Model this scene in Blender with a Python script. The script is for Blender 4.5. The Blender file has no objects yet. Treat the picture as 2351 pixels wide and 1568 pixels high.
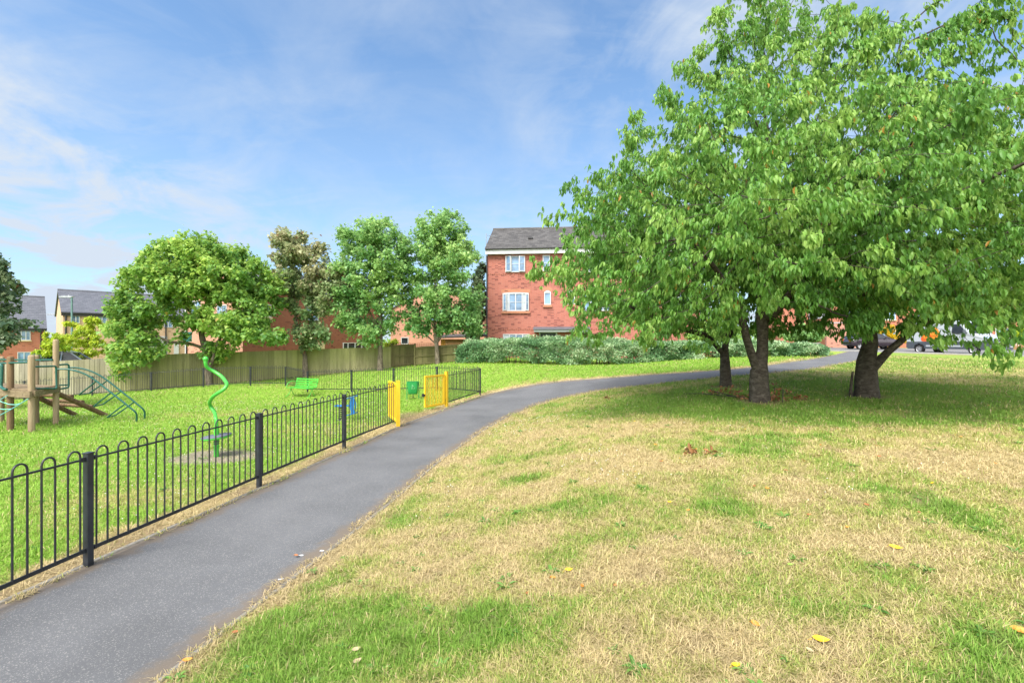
import bpy, math, random
import numpy as np
from mathutils import Vector, Matrix

# ------------------------------------------------------------------ camera, sky, sun, exposure
S = bpy.context.scene
FPX, UC, VC, CAMZ = 1100.0, 1175.5, 784.0, 2.05
cam = bpy.data.cameras.new("camera"); camo = bpy.data.objects.new("camera", cam)
S.collection.objects.link(camo); S.camera = camo
camo.location = (0, 0, CAMZ); camo.rotation_euler = (math.radians(90), 0, 0)
cam.sensor_width = 36.0; cam.lens = 36.0 * FPX / 2351.0
cam.clip_start = 0.05; cam.clip_end = 3000

SUN_EL, SUN_AZ = 54.0, -150.0      # azimuth measured from +Y towards +X (behind the viewer, to the left)
sd = bpy.data.lights.new("sun", 'SUN'); so = bpy.data.objects.new("sun", sd)
S.collection.objects.link(so)
sd.energy = 2.0; sd.angle = math.radians(24); sd.color = (1.0, 0.955, 0.88)
az, el = math.radians(SUN_AZ), math.radians(SUN_EL)
sdir = Vector((math.sin(az) * math.cos(el), math.cos(az) * math.cos(el), math.sin(el)))
so.rotation_euler = sdir.to_track_quat('Z', 'Y').to_euler(); so.location = (0, 0, 30)

W = bpy.data.worlds.new("World"); S.world = W; W.use_nodes = True
wn, wl = W.node_tree.nodes, W.node_tree.links
wn.clear()
def WN(t, **k):
    n = wn.new(t)
    for a, b in k.items(): setattr(n, a, b)
    return n
wout = WN('ShaderNodeOutputWorld'); wbg = WN('ShaderNodeBackground'); wbg.inputs[1].default_value = 0.125
sky = WN('ShaderNodeTexSky', sky_type='NISHITA', sun_disc=False)
sky.sun_elevation = el; sky.sun_rotation = az; sky.air_density = 1.0; sky.dust_density = 0.6; sky.ozone_density = 1.6
tc = WN('ShaderNodeTexCoord'); sp = WN('ShaderNodeSeparateXYZ'); wl.new(tc.outputs['Generated'], sp.inputs[0])
def wmath(op, a, b=None, clamp=False):
    n = WN('ShaderNodeMath', operation=op); n.use_clamp = clamp
    for i, x in enumerate((a, b)):
        if x is None: continue
        if isinstance(x, (int, float)): n.inputs[i].default_value = x
        else: wl.new(x, n.inputs[i])
    return n.outputs[0]
zz = wmath('ADD', wmath('MAXIMUM', sp.outputs[2], 0.0), 0.22)
cv = WN('ShaderNodeCombineXYZ')
wl.new(wmath('DIVIDE', sp.outputs[0], zz), cv.inputs[0]); wl.new(wmath('DIVIDE', sp.outputs[1], zz), cv.inputs[1])
mp = WN('ShaderNodeMapping'); mp.inputs['Rotation'].default_value = (0, 0, 0.5); mp.inputs['Scale'].default_value = (1.1, 1.0, 1); mp.inputs['Location'].default_value = (3.1, 1.7, 0)
wl.new(cv.outputs[0], mp.inputs[0])
n1 = WN('ShaderNodeTexNoise'); n1.inputs['Scale'].default_value = 2.3; n1.inputs['Detail'].default_value = 10; n1.inputs['Roughness'].default_value = 0.6; n1.inputs['Distortion'].default_value = 0.5
n2 = WN('ShaderNodeTexNoise'); n2.inputs['Scale'].default_value = 0.55; n2.inputs['Detail'].default_value = 3
wl.new(mp.outputs[0], n1.inputs[0]); wl.new(mp.outputs[0], n2.inputs[0])
r1 = WN('ShaderNodeMapRange'); r1.inputs[1].default_value = 0.43; r1.inputs[2].default_value = 0.86; wl.new(n1.outputs[0], r1.inputs[0])
r2 = WN('ShaderNodeMapRange'); r2.inputs[1].default_value = 0.36; r2.inputs[2].default_value = 0.66; r2.inputs[3].default_value = 0.25; wl.new(n2.outputs[0], r2.inputs[0])
cf = wmath('MULTIPLY', wmath('MULTIPLY', r1.outputs[0], r2.outputs[0]), 1.35)
n3 = WN('ShaderNodeTexNoise'); n3.inputs['Scale'].default_value = 4.2; n3.inputs['Detail'].default_value = 8; n3.inputs['Roughness'].default_value = 0.6; n3.inputs['Distortion'].default_value = 1.2
m3 = WN('ShaderNodeMapping'); m3.inputs['Rotation'].default_value = (0, 0, -0.5); m3.inputs['Scale'].default_value = (0.55, 1.5, 1); wl.new(cv.outputs[0], m3.inputs[0]); wl.new(m3.outputs[0], n3.inputs[0])
r3 = WN('ShaderNodeMapRange'); r3.inputs[1].default_value = 0.48; r3.inputs[2].default_value = 0.82; wl.new(n3.outputs[0], r3.inputs[0])
cf = wmath('ADD', cf, wmath('MULTIPLY', wmath('MULTIPLY', r3.outputs[0], r2.outputs[0]), 0.4), True)
# thicker veil low down
low = WN('ShaderNodeMapRange'); low.inputs[1].default_value = 0.0; low.inputs[2].default_value = 0.5; low.inputs[3].default_value = 0.52; low.inputs[4].default_value = 0.13; wl.new(sp.outputs[2], low.inputs[0])
cf = wmath('ADD', cf, low.outputs[0], True)
# bright bank of cloud low on the left
dl = wmath('ADD', wmath('MULTIPLY', sp.outputs[0], -0.66), wmath('MULTIPLY', sp.outputs[1], 0.66))
bank = WN('ShaderNodeMapRange', interpolation_type='SMOOTHSTEP'); bank.inputs[1].default_value = 0.84; bank.inputs[2].default_value = 0.93; bank.inputs[4].default_value = 1.3; wl.new(dl, bank.inputs[0])
bfac = wmath('MULTIPLY', bank.outputs[0], r1.outputs[0])
cf = wmath('ADD', cf, bfac, True)
tn = WN('ShaderNodeMixRGB', blend_type='MULTIPLY'); tn.inputs[0].default_value = 1.0; wl.new(sky.outputs[0], tn.inputs[1]); tn.inputs[2].default_value = (0.345, 0.495, 0.575, 1)
mx = WN('ShaderNodeMixRGB'); wl.new(cf, mx.inputs[0]); wl.new(tn.outputs[0], mx.inputs[1]); mx.inputs[2].default_value = (1.60, 1.82, 2.12, 1)
# unseen bright cloud added behind the viewer as frontal fill light
rear_fill = WN('ShaderNodeMapRange', interpolation_type='SMOOTHSTEP'); rear_fill.inputs[1].default_value = -0.12; rear_fill.inputs[2].default_value = 0.55; rear_fill.inputs[4].default_value = 0.9; wl.new(wmath('MULTIPLY', sp.outputs[1], -1.0), rear_fill.inputs[0])
m2 = WN('ShaderNodeMixRGB'); wl.new(rear_fill.outputs[0], m2.inputs[0]); wl.new(mx.outputs[0], m2.inputs[1]); m2.inputs[2].default_value = (7.2, 7.1, 7.0, 1)
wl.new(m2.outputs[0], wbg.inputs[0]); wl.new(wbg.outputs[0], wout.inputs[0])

S.view_settings.view_transform = 'Standard'; S.view_settings.look = 'None'
S.view_settings.exposure = 1.8; S.view_settings.gamma = 1; S.view_settings.use_curve_mapping = False
S.cycles.max_bounces = 8; S.cycles.diffuse_bounces = 3; S.cycles.transmission_bounces = 4; S.cycles.transparent_max_bounces = 4
S.cycles.caustics_reflective = False; S.cycles.caustics_refractive = False

rng = np.random.default_rng(7); random.seed(7)
R = math.radians

# ------------------------------------------------------------------ small toolkit
def P(u, v, Y):
    "world point seen at photo position (u, v) when it stands Y metres away"
    return Vector(((u - UC) / FPX * Y, Y, CAMZ - (v - VC) / FPX * Y))

class MB:
    "collects faces for one mesh"
    def __init__(s): s.v = []; s.f = []; s.sm = []; s.mi = []
    def face(s, pts, smooth=False, mi=0):
        b = len(s.v); s.v += [tuple(p) for p in pts]; s.f.append(tuple(range(b, b + len(pts)))); s.sm.append(smooth); s.mi.append(mi)
    def idx(s, verts, faces, smooth=False, mi=0):
        b = len(s.v); s.v += [tuple(p) for p in verts]
        for f in faces: s.f.append(tuple(b + i for i in f)); s.sm.append(smooth); s.mi.append(mi)
    def box(s, c, size, ax=None, mi=0):
        c = Vector(c); X, Y, Z = ax if ax else (Vector((1, 0, 0)), Vector((0, 1, 0)), Vector((0, 0, 1)))
        h = [x / 2 for x in size]; V = []
        for k in (-1, 1):
            for (i, j) in ((-1, -1), (1, -1), (1, 1), (-1, 1)):
                V.append(c + X * (i * h[0]) + Y * (j * h[1]) + Z * (k * h[2]))
        s.idx(V, [(3, 2, 1, 0), (4, 5, 6, 7), (0, 1, 5, 4), (1, 2, 6, 5), (2, 3, 7, 6), (3, 0, 4, 7)], mi=mi)
        return s
    def beam(s, a, b, w, h, up=(0, 0, 1), mi=0):
        a, b = Vector(a), Vector(b); d = (b - a); L = d.length; d.normalize(); up = Vector(up)
        side = up.cross(d)
        if side.length < 1e-4: side = Vector((1, 0, 0)).cross(d)
        side.normalize(); u2 = d.cross(side)
        return s.box((a + b) / 2, (L, w, h), (d, side, u2), mi)
    def tube(s, pts, r, n=8, caps=True, mi=0):
        pts = [Vector(p) for p in pts]; m = len(pts)
        rr = r if isinstance(r, (list, tuple)) else [r] * m
        rings = []; ref = None
        for i, p in enumerate(pts):
            d = (pts[min(i + 1, m - 1)] - pts[max(i - 1, 0)]).normalized()
            if ref is None: ref = Vector((0, 0, 1)) if abs(d.z) < 0.9 else Vector((1, 0, 0))
            x = ref - d * ref.dot(d)
            if x.length < 1e-5: x = d.orthogonal()
            x.normalize(); y = d.cross(x); ref = x
            rings.append([p + (x * math.cos(2 * math.pi * k / n) + y * math.sin(2 * math.pi * k / n)) * rr[i] for k in range(n)])
        V = [q for rg in rings for q in rg]; F = []
        for i in range(m - 1):
            for k in range(n):
                F.append((i * n + k, i * n + (k + 1) % n, (i + 1) * n + (k + 1) % n, (i + 1) * n + k))
        s.idx(V, F, True, mi)
        if caps:
            s.face(list(reversed(rings[0])), mi=mi); s.face(rings[-1], mi=mi)
        return s
    def lathe(s, c, prof, n=24, ax=None, mi=0, smooth=True):
        c = Vector(c); X, Y, Z = ax if ax else (Vector((1, 0, 0)), Vector((0, 1, 0)), Vector((0, 0, 1)))
        V = []; F = []; m = len(prof)
        for (r, z) in prof:
            for k in range(n):
                a = 2 * math.pi * k / n; V.append(c + X * (r * math.cos(a)) + Y * (r * math.sin(a)) + Z * z)
        for i in range(m - 1):
            for k in range(n): F.append((i * n + k, i * n + (k + 1) % n, (i + 1) * n + (k + 1) % n, (i + 1) * n + k))
        s.idx(V, F, smooth, mi); return s
    def prism(s, poly, d, mi=0):
        "polygon (list of Vectors) extruded by vector d"
        d = Vector(d); A = [Vector(p) for p in poly]; B = [p + d for p in A]; n = len(A)
        s.idx(A + B, [tuple(range(n))[::-1], tuple(range(n, 2 * n))] + [(i, (i + 1) % n, n + (i + 1) % n, n + i) for i in range(n)], mi=mi)
        return s
    def build(s, name, mat, parent=None, loc=None, bevel=0, uv=True):
        o0 = Vector(loc) if loc is not None else (Vector(parent['o0']) if parent is not None else Vector((0, 0, 0)))
        me = bpy.data.meshes.new(name)
        V = np.array(s.v, dtype=np.float64) - np.array(o0)
        me.from_pydata(V.tolist(), [], s.f)
        mats = mat if isinstance(mat, (list, tuple)) else [mat]
        for m in mats: me.materials.append(m)
        me.polygons.foreach_set('use_smooth', s.sm); me.polygons.foreach_set('material_index', s.mi)
        if uv:
            ul = me.uv_layers.new(name='UVMap'); W_ = np.array(s.v); dat = np.zeros((len(me.loops), 2)); li = 0
            for f in s.f:
                p = W_[list(f)]
                n = np.zeros(3)
                for i in range(len(f)):
                    a, b = p[i], p[(i + 1) % len(f)]; n += np.cross(a, b)
                nl = np.linalg.norm(n); n = n / nl if nl > 1e-12 else np.array([0, 0, 1.0])
                if abs(n[2]) > 0.98: t = np.array([1.0, 0, 0])
                else: t = np.array([-n[1], n[0], 0]); t /= np.linalg.norm(t)
                bt = np.cross(n, t)
                dat[li:li + len(f), 0] = p @ t; dat[li:li + len(f), 1] = p @ bt; li += len(f)
            ul.data.foreach_set('uv', dat.ravel())
        me.update(); me.validate()
        ob = bpy.data.objects.new(name, me); S.collection.objects.link(ob)
        ob['o0'] = list(o0)
        if parent is not None: ob.parent = parent
        else: ob.location = o0
        if bevel:
            b = ob.modifiers.new('bevel', 'BEVEL'); b.width = bevel; b.segments = 2; b.limit_method = 'ANGLE'; b.angle_limit = R(40)
        return ob

def tag(o, label=None, cat=None, group=None, kind=None):
    if label: o['label'] = label
    if cat: o['category'] = cat
    if group: o['group'] = group
    if kind: o['kind'] = kind
    return o
def thing(name, label, cat, loc=(0, 0, 0), group=None):
    o = bpy.data.objects.new(name, None); S.collection.objects.link(o); o.location = loc; o['o0'] = list(loc)
    o.empty_display_size = 0.2
    return tag(o, label, cat, group)
def copy_tree(o, parent=None):
    c = o.copy(); S.collection.objects.link(c)
    if parent is not None: c.parent = parent
    for ch in list(o.children): copy_tree(ch, c)
    return c

def np_mesh(name, V, Fs, mat, parent=None, loc=None, attrs=None, smooth=False):
    "fast mesh: V (n,3); Fs list of int arrays (m,k)"
    o0 = np.array(loc if loc is not None else (parent['o0'] if parent is not None else (0, 0, 0)), dtype=float)
    me = bpy.data.meshes.new(name)
    nl = sum(f.size for f in Fs); nf = sum(len(f) for f in Fs)
    me.vertices.add(len(V)); me.vertices.foreach_set('co', (V - o0).astype(np.float32).ravel())
    me.loops.add(nl); me.loops.foreach_set('vertex_index', np.concatenate([f.ravel() for f in Fs]).astype(np.int32))
    me.polygons.add(nf)
    tot = np.concatenate([np.full(len(f), f.shape[1]) for f in Fs]); st = np.concatenate([[0], np.cumsum(tot)[:-1]])
    me.polygons.foreach_set('loop_start', st.astype(np.int32)); me.polygons.foreach_set('loop_total', tot.astype(np.int32))
    if smooth: me.polygons.foreach_set('use_smooth', np.ones(nf, dtype=bool))
    for k, a in (attrs or {}).items():
        if a.ndim == 1:
            at = me.attributes.new(k, 'FLOAT', 'POINT'); at.data.foreach_set('value', a.astype(np.float32))
        else:
            at = me.attributes.new(k, 'FLOAT_COLOR', 'POINT'); at.data.foreach_set('color', np.hstack([a, np.ones((len(a), 1))]).astype(np.float32).ravel())
    me.materials.append(mat); me.update(calc_edges=True)
    ob = bpy.data.objects.new(name, me); S.collection.objects.link(ob); ob['o0'] = list(o0)
    if parent is not None: ob.parent = parent
    else: ob.location = o0
    return ob

def _hash(i, j, s):
    h = np.sin(i * 127.1 + j * 311.7 + s * 74.7) * 43758.5453
    return h - np.floor(h)
def vnoise(x, y, s=0):
    i, j = np.floor(x), np.floor(y); f, g = x - i, y - j
    f = f * f * (3 - 2 * f); g = g * g * (3 - 2 * g)
    a, b, c, d = _hash(i, j, s), _hash(i + 1, j, s), _hash(i, j + 1, s), _hash(i + 1, j + 1, s)
    return (a * (1 - f) + b * f) * (1 - g) + (c * (1 - f) + d * f) * g
def fbm(x, y, s=0, o=4):
    t = 0; a = 0.5; n = 0
    for k in range(o):
        t = t + a * vnoise(x, y, s + k * 13.3); n += a; a *= 0.5; x = x * 2.03 + 7.1; y = y * 2.03 + 3.7
    return t / n
def sstep(a, b, x):
    t = np.clip((x - a) / (b - a), 0, 1); return t * t * (3 - 2 * t)

# ------------------------------------------------------------------ materials
def nmat(name):
    m = bpy.data.materials.new(name); m.use_nodes = True; nt = m.node_tree
    return m, nt, nt.nodes['Principled BSDF']
class NT:
    def __init__(s, nt): s.nt = nt
    def n(s, t, ins=None, **k):
        n = s.nt.nodes.new(t)
        for a, b in k.items(): setattr(n, a, b)
        for a, b in (ins or {}).items():
            if isinstance(b, bpy.types.NodeSocket): s.nt.links.new(b, n.inputs[a])
            else: n.inputs[a].default_value = b
        return n
    def noise(s, vec, scale, detail=4, rough=0.55, dist=0): 
        return s.n('ShaderNodeTexNoise', {'Vector': vec, 'Scale': scale, 'Detail': detail, 'Roughness': rough, 'Distortion': dist}).outputs[0]
    def obj(s): return s.n('ShaderNodeTexCoord').outputs['Object']
    def uv(s): return s.n('ShaderNodeTexCoord').outputs['UV']
    def map(s, vec, scale=(1, 1, 1), rot=(0, 0, 0), loc=(0, 0, 0)):
        return s.n('ShaderNodeMapping', {'Vector': vec, 'Scale': scale, 'Rotation': rot, 'Location': loc}).outputs[0]
    def mix(s, f, a, b, mode='MIX'):
        n = s.n('ShaderNodeMixRGB', blend_type=mode)
        for i, x in enumerate((f, a, b)):
            if isinstance(x, bpy.types.NodeSocket): s.nt.links.new(x, n.inputs[i])
            elif isinstance(x, (int, float)): n.inputs[i].default_value = x if i == 0 else (x, x, x, 1)
            else: n.inputs[i].default_value = (*x[:3], 1)
        return n.outputs[0]
    def rng(s, x, a, b, c=0, d=1):
        return s.n('ShaderNodeMapRange', {'Value': x, 1: a, 2: b, 3: c, 4: d}).outputs[0]
    def attr(s, name): return s.n('ShaderNodeAttribute', attribute_name=name)
    def bump(s, h, strength, dist, bsdf):
        b = s.n('ShaderNodeBump', {'Height': h, 'Strength': strength, 'Distance': dist}); s.nt.links.new(b.outputs[0], bsdf.inputs['Normal'])
    def link(s, a, b): s.nt.links.new(a, b)

def m_plain(name, col, rough=0.6, spec=0.4, metal=0, var=0.12, nscale=6, bump=0):
    m, nt, b = nmat(name); t = NT(nt); o = t.obj()
    f = t.noise(o, nscale, 5)
    c = t.mix(t.rng(f, 0.3, 0.7), tuple(x * (1 - var) for x in col), tuple(min(1, x * (1 + var)) for x in col))
    t.link(c, b.inputs['Base Color']); b.inputs['Roughness'].default_value = rough; b.inputs['Specular IOR Level'].default_value = spec; b.inputs['Metallic'].default_value = metal
    if bump: t.bump(t.noise(o, nscale * 8, 4), bump, 0.004, b)
    return m
def m_brick(name, c1, c2, mortar, dark=(0.07, 0.025, 0.025), darkamt=0.3):
    m, nt, b = nmat(name); t = NT(nt); uv = t.uv()
    br = t.n('ShaderNodeTexBrick', {'Vector': uv, 'Color1': (*c1, 1), 'Color2': (*c2, 1), 'Mortar': (*mortar, 1), 'Scale': 1.0, 'Mortar Size': 0.006, 'Mortar Smooth': 0.3, 'Brick Width': 0.225, 'Row Height': 0.075})
    # odd burnt bricks
    sv = t.n('ShaderNodeSeparateXYZ', {0: uv}); fl = lambda x, k: t.n('ShaderNodeMath', {0: t.n('ShaderNodeMath', {0: x, 1: k}, operation='DIVIDE').outputs[0]}, operation='FLOOR').outputs[0]
    wn_ = t.n('ShaderNodeTexWhiteNoise', {'Vector': t.n('ShaderNodeCombineXYZ', {0: fl(sv.outputs[0], .225), 1: fl(sv.outputs[1], .075)}).outputs[0]}, noise_dimensions='2D').outputs[0]
    pat = t.noise(uv, 0.5, 4)
    sel = t.n('ShaderNodeMath', {0: wn_, 1: t.rng(pat, 0.35, 0.65, 0.99, 0.99 - darkamt)}, operation='GREATER_THAN').outputs[0]
    c = t.mix(t.n('ShaderNodeMath', {0: sel, 1: 0.6}, operation='MULTIPLY').outputs[0], br.outputs[0], dark)
    stain = t.rng(t.noise(uv, 0.35, 6, 0.6), 0.3, 0.7, 0.86, 1.08)
    c = t.mix(1.0, c, t.n('ShaderNodeCombineColor', {0: stain, 1: stain, 2: stain}).outputs[0], 'MULTIPLY')
    t.link(c, b.inputs['Base Color']); b.inputs['Roughness'].default_value = 0.9; b.inputs['Specular IOR Level'].default_value = 0.15
    t.bump(br.outputs[1], -0.4, 0.006, b)
    return m
def m_roof(name, c1, c2, row=0.3, lichen=0.0):
    m, nt, b = nmat(name); t = NT(nt); uv = t.uv()
    br = t.n('ShaderNodeTexBrick', {'Vector': uv, 'Color1': (*c1, 1), 'Color2': (*c2, 1), 'Mortar': (c1[0] * .6, c1[1] * .6, c1[2] * .6, 1), 'Scale': 1.0, 'Mortar Size': 0.006, 'Mortar Smooth': 0.2, 'Brick Width': 0.33, 'Row Height': row, 'Bias': 0.1})
    c = t.mix(t.rng(t.noise(t.map(uv, (1, 3, 1)), 3, 6, 0.7), 0.5, 0.75, 0, lichen), br.outputs[0], (0.26, 0.26, 0.24))
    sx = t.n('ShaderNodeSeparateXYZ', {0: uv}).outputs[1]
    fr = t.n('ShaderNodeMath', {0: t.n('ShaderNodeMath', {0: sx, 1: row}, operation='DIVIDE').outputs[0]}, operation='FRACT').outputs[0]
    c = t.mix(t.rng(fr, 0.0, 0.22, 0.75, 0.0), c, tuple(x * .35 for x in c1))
    t.link(c, b.inputs['Base Color']); b.inputs['Roughness'].default_value = 0.75; b.inputs['Specular IOR Level'].default_value = 0.3
    t.bump(t.n('ShaderNodeMath', {0: fr, 1: -1.0}, operation='MULTIPLY').outputs[0], 0.8, 0.05, b)
    return m
def m_glass(name, col=(0.10, 0.15, 0.2)):
    m, nt, b = nmat(name); t = NT(nt)
    c = t.mix(t.rng(t.noise(t.obj(), 1.3, 3), 0.35, 0.65), tuple(x * .6 for x in col), tuple(x * 1.4 for x in col))
    t.link(c, b.inputs['Base Color']); b.inputs['Roughness'].default_value = 0.04; b.inputs['Specular IOR Level'].default_value = 0.5; b.inputs['IOR'].default_value = 1.45
    return m
def m_wood(name, c1, c2, axis='z', green=None, rough=0.85):
    m, nt, b = nmat(name); t = NT(nt); o = t.obj()
    sc = {'z': (14, 14, 0.8), 'x': (0.8, 14, 14)}[axis]
    f = t.noise(t.map(o, sc), 1.6, 6, 0.6, 0.6)
    c = t.mix(t.rng(f, 0.3, 0.7), c1, c2)
    if green:
        g = t.noise(t.map(o, (0.35, 0.35, 0.5)), 1.0, 5); c = t.mix(t.rng(g, 0.35, 0.65, 0.1, 0.85), c, green)
    k = t.noise(t.map(o, (6, 6, 3)), 2.2, 3); c = t.mix(t.rng(k, 0.62, 0.75, 0, 0.5), c, tuple(x * 0.4 for x in c1))
    ri = t.rng(t.n('ShaderNodeNewGeometry').outputs['Random Per Island'], 0, 1, 0.74, 1.18); c = t.mix(1, c, t.n('ShaderNodeCombineColor', {0: ri, 1: ri, 2: ri}).outputs[0], 'MULTIPLY')
    t.link(c, b.inputs['Base Color']); b.inputs['Roughness'].default_value = rough; b.inputs['Specular IOR Level'].default_value = 0.2
    t.bump(f, 0.35, 0.006, b)
    return m
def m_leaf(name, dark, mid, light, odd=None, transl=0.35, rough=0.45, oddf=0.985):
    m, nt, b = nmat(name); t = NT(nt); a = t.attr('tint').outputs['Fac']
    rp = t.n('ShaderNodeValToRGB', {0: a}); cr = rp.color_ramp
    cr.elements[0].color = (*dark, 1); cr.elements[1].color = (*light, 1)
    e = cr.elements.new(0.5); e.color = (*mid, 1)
    if odd:
        cr.elements[2].position = oddf - 0.01
        e = cr.elements.new(oddf); e.color = (*odd, 1)
    t.link(rp.outputs[0], b.inputs['Base Color']); b.inputs['Roughness'].default_value = rough; b.inputs['Specular IOR Level'].default_value = 0.35
    tr = t.n('ShaderNodeBsdfTranslucent', {'Color': t.mix(0.5, rp.outputs[0], tuple(min(1, x * 1.3) for x in light))})
    ms = t.n('ShaderNodeMixShader', {0: transl, 1: b.outputs[0], 2: tr.outputs[0]})
    t.link(ms.outputs[0], nt.nodes['Material Output'].inputs[0])
    return m
def m_bark(name, c1, c2, band=True):
    m, nt, b = nmat(name); t = NT(nt); o = t.obj()
    f = t.noise(t.map(o, (8, 8, 15 if band else 3)), 1.0, 7, 0.65, 0.8); g = t.noise(o, 7, 5)
    c = t.mix(t.rng(f, 0.35, 0.65), c1, c2); c = t.mix(t.rng(g, 0.58, 0.72, 0, 0.6), c, tuple(min(1, x * 1.7 + .02) for x in c2))
    t.link(c, b.inputs['Base Color']); b.inputs['Roughness'].default_value = 0.9; b.inputs['Specular IOR Level'].default_value = 0.2
    t.bump(f, 0.9, 0.02, b)
    return m

M = {}
M['white'] = m_plain('white_upvc', (0.50, 0.51, 0.53), 0.35, 0.5, var=0.05)
M['black'] = m_plain('black_metal', (0.018, 0.020, 0.024), 0.42, 0.5, var=0.35, nscale=5, bump=0.15)
M['post'] = m_plain('black_post_paint', (0.020, 0.024, 0.032), 0.4, 0.5, var=0.4, nscale=9, bump=0.2)
M['yellow'] = m_plain('yellow_paint', (0.70, 0.45, 0.018), 0.45, 0.4, var=0.08)
M['green_bin'] = m_plain('green_plastic', (0.02, 0.24, 0.06), 0.4, 0.5, var=0.15)
M['lime'] = m_plain('lime_paint', (0.06, 0.40, 0.045), 0.35, 0.5, var=0.08)
M['blue'] = m_plain('blue_paint', (0.012, 0.13, 0.36), 0.35, 0.5, var=0.15)
M['dgreen'] = m_plain('dark_green_paint', (0.010, 0.085, 0.065), 0.35, 0.5, var=0.15)
M['rope'] = m_plain('teal_rope', (0.16, 0.42, 0.36), 0.8, 0.2, var=0.2, nscale=60)
M['grey_rubber'] = m_plain('grey_rubber', (0.10, 0.11, 0.14), 0.7, 0.3, var=0.15, nscale=30)
M['log'] = m_wood('log_timber', (0.20, 0.145, 0.085), (0.36, 0.28, 0.18))
M['logx'] = m_wood('log_timber_lying', (0.15, 0.11, 0.065), (0.30, 0.23, 0.145), 'x')
M['logd'] = m_wood('dark_timber', (0.10, 0.065, 0.035), (0.24, 0.16, 0.09))  # darker brown timber for one post and the ramp logs
M['fence_grey'] = m_wood('weathered_board', (0.22, 0.195, 0.155), (0.38, 0.345, 0.275), green=(0.24, 0.225, 0.14))
M['fence_green'] = m_wood('algae_board', (0.19, 0.175, 0.095), (0.34, 0.315, 0.18), green=(0.22, 0.235, 0.075))
M['fence_brown'] = m_wood('brown_board', (0.10, 0.085, 0.042), (0.20, 0.165, 0.085), green=(0.12, 0.12, 0.045))
M['picket'] = m_wood('picket_timber', (0.24, 0.13, 0.06), (0.38, 0.22, 0.11))
M['shed'] = m_plain('orange_timber', (0.50, 0.24, 0.06), 0.8, 0.2)
M['brick_red'] = m_brick('red_brick', (0.385, 0.130, 0.098), (0.33, 0.105, 0.080), (0.37, 0.25, 0.205), dark=(0.11, 0.04, 0.04), darkamt=0.28)
M['brick_dull'] = m_brick('dull_red_brick', (0.25, 0.083, 0.052), (0.21, 0.066, 0.043), (0.36, 0.22, 0.16), darkamt=0.08)
M['brick_pink'] = m_brick('pink_brick', (0.47, 0.235, 0.165), (0.43, 0.20, 0.14), (0.48, 0.33, 0.26), darkamt=0.05)
M['brick_buff'] = m_brick('buff_brick', (0.52, 0.345, 0.235), (0.48, 0.315, 0.21), (0.56, 0.43, 0.32), dark=(0.3, 0.19, 0.12), darkamt=0.1)
M['brick_or'] = m_brick('orange_brick', (0.38, 0.135, 0.085), (0.33, 0.11, 0.07), (0.47, 0.27, 0.2), darkamt=0.08)
M['soldier'] = m_brick('orange_soldier_brick', (0.42, 0.185, 0.11), (0.38, 0.16, 0.095), (0.46, 0.27, 0.2), darkamt=0.02)
M['stone'] = m_plain('cream_stone', (0.52, 0.43, 0.27), 0.85, 0.2)
M['roof_brown'] = m_roof('weathered_roof_tile', (0.050, 0.046, 0.044), (0.098, 0.092, 0.088), 0.34, 0.32)
M['roof_slate'] = m_roof('blue_grey_slate', (0.085, 0.09, 0.108), (0.115, 0.12, 0.14), 0.30, 0.12)
M['black_gutter'] = m_plain('black_gutter', (0.02, 0.02, 0.023), 0.4, 0.5)
M['grey_trim'] = m_plain('pale_grey_trim', (0.29, 0.335, 0.315), 0.5, 0.4, var=0.06)
M['pale'] = m_plain('pale_render', (0.42, 0.42, 0.435), 0.8, 0.2)
M['glass'] = m_glass('window_glass', (0.16, 0.25, 0.38))
M['glass_dark'] = m_glass('dark_glass', (0.02, 0.025, 0.03))
M['curtain'] = m_plain('net_curtain', (0.45, 0.50, 0.55), 0.9, 0.2)
M['door'] = m_plain('dark_door', (0.02, 0.035, 0.03), 0.4, 0.5)
M['lamp_green'] = m_plain('lamp_green_steel', (0.10, 0.19, 0.18), 0.5, 0.4)
M['lamp_grey'] = m_plain('lamp_grey', (0.28, 0.30, 0.33), 0.5, 0.4)
M['sign'] = m_plain('teal_sign', (0.01, 0.11, 0.10), 0.5, 0.4)
M['concrete'] = m_plain('edging_concrete', (0.20, 0.185, 0.16), 0.9, 0.2, var=0.25, nscale=14, bump=0.5)
M['kerb'] = m_plain('kerb_stone', (0.20, 0.197, 0.19), 0.9, 0.2, var=0.15, nscale=10, bump=0.3)
M['tyre'] = m_plain('tyre_rubber', (0.015, 0.015, 0.016), 0.75, 0.3)
M['alloy'] = m_plain('alloy_wheel', (0.45, 0.46, 0.48), 0.3, 0.6, metal=0.6)
M['van_white'] = m_plain('van_paint', (0.37, 0.40, 0.435), 0.25, 0.6, var=0.03)
M['van_grey'] = m_plain('van_cladding', (0.062, 0.075, 0.09), 0.5, 0.4)
M['van_orange'] = m_plain('orange_decal', (0.68, 0.22, 0.02), 0.35, 0.5, var=0.1, nscale=2)
M['van_red'] = m_plain('red_decal', (0.75, 0.10, 0.02), 0.35, 0.5, var=0.1)
M['car_dark'] = m_plain('plum_car_paint', (0.022, 0.014, 0.022), 0.18, 0.8, var=0.1)
M['car_blue'] = m_plain('grey_blue_car_paint', (0.11, 0.15, 0.22), 0.2, 0.8, var=0.08)
M['plate'] = m_plain('number_plate', (0.62, 0.62, 0.62), 0.5, 0.4, var=0.03)
M['chrome'] = m_plain('chrome', (0.6, 0.62, 0.64), 0.15, 0.7, metal=0.8)
M['bark'] = m_bark('cherry_bark', (0.032, 0.026, 0.021), (0.095, 0.082, 0.066))
M['bark2'] = m_bark('maple_bark', (0.07, 0.055, 0.042), (0.19, 0.16, 0.12), False)
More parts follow.
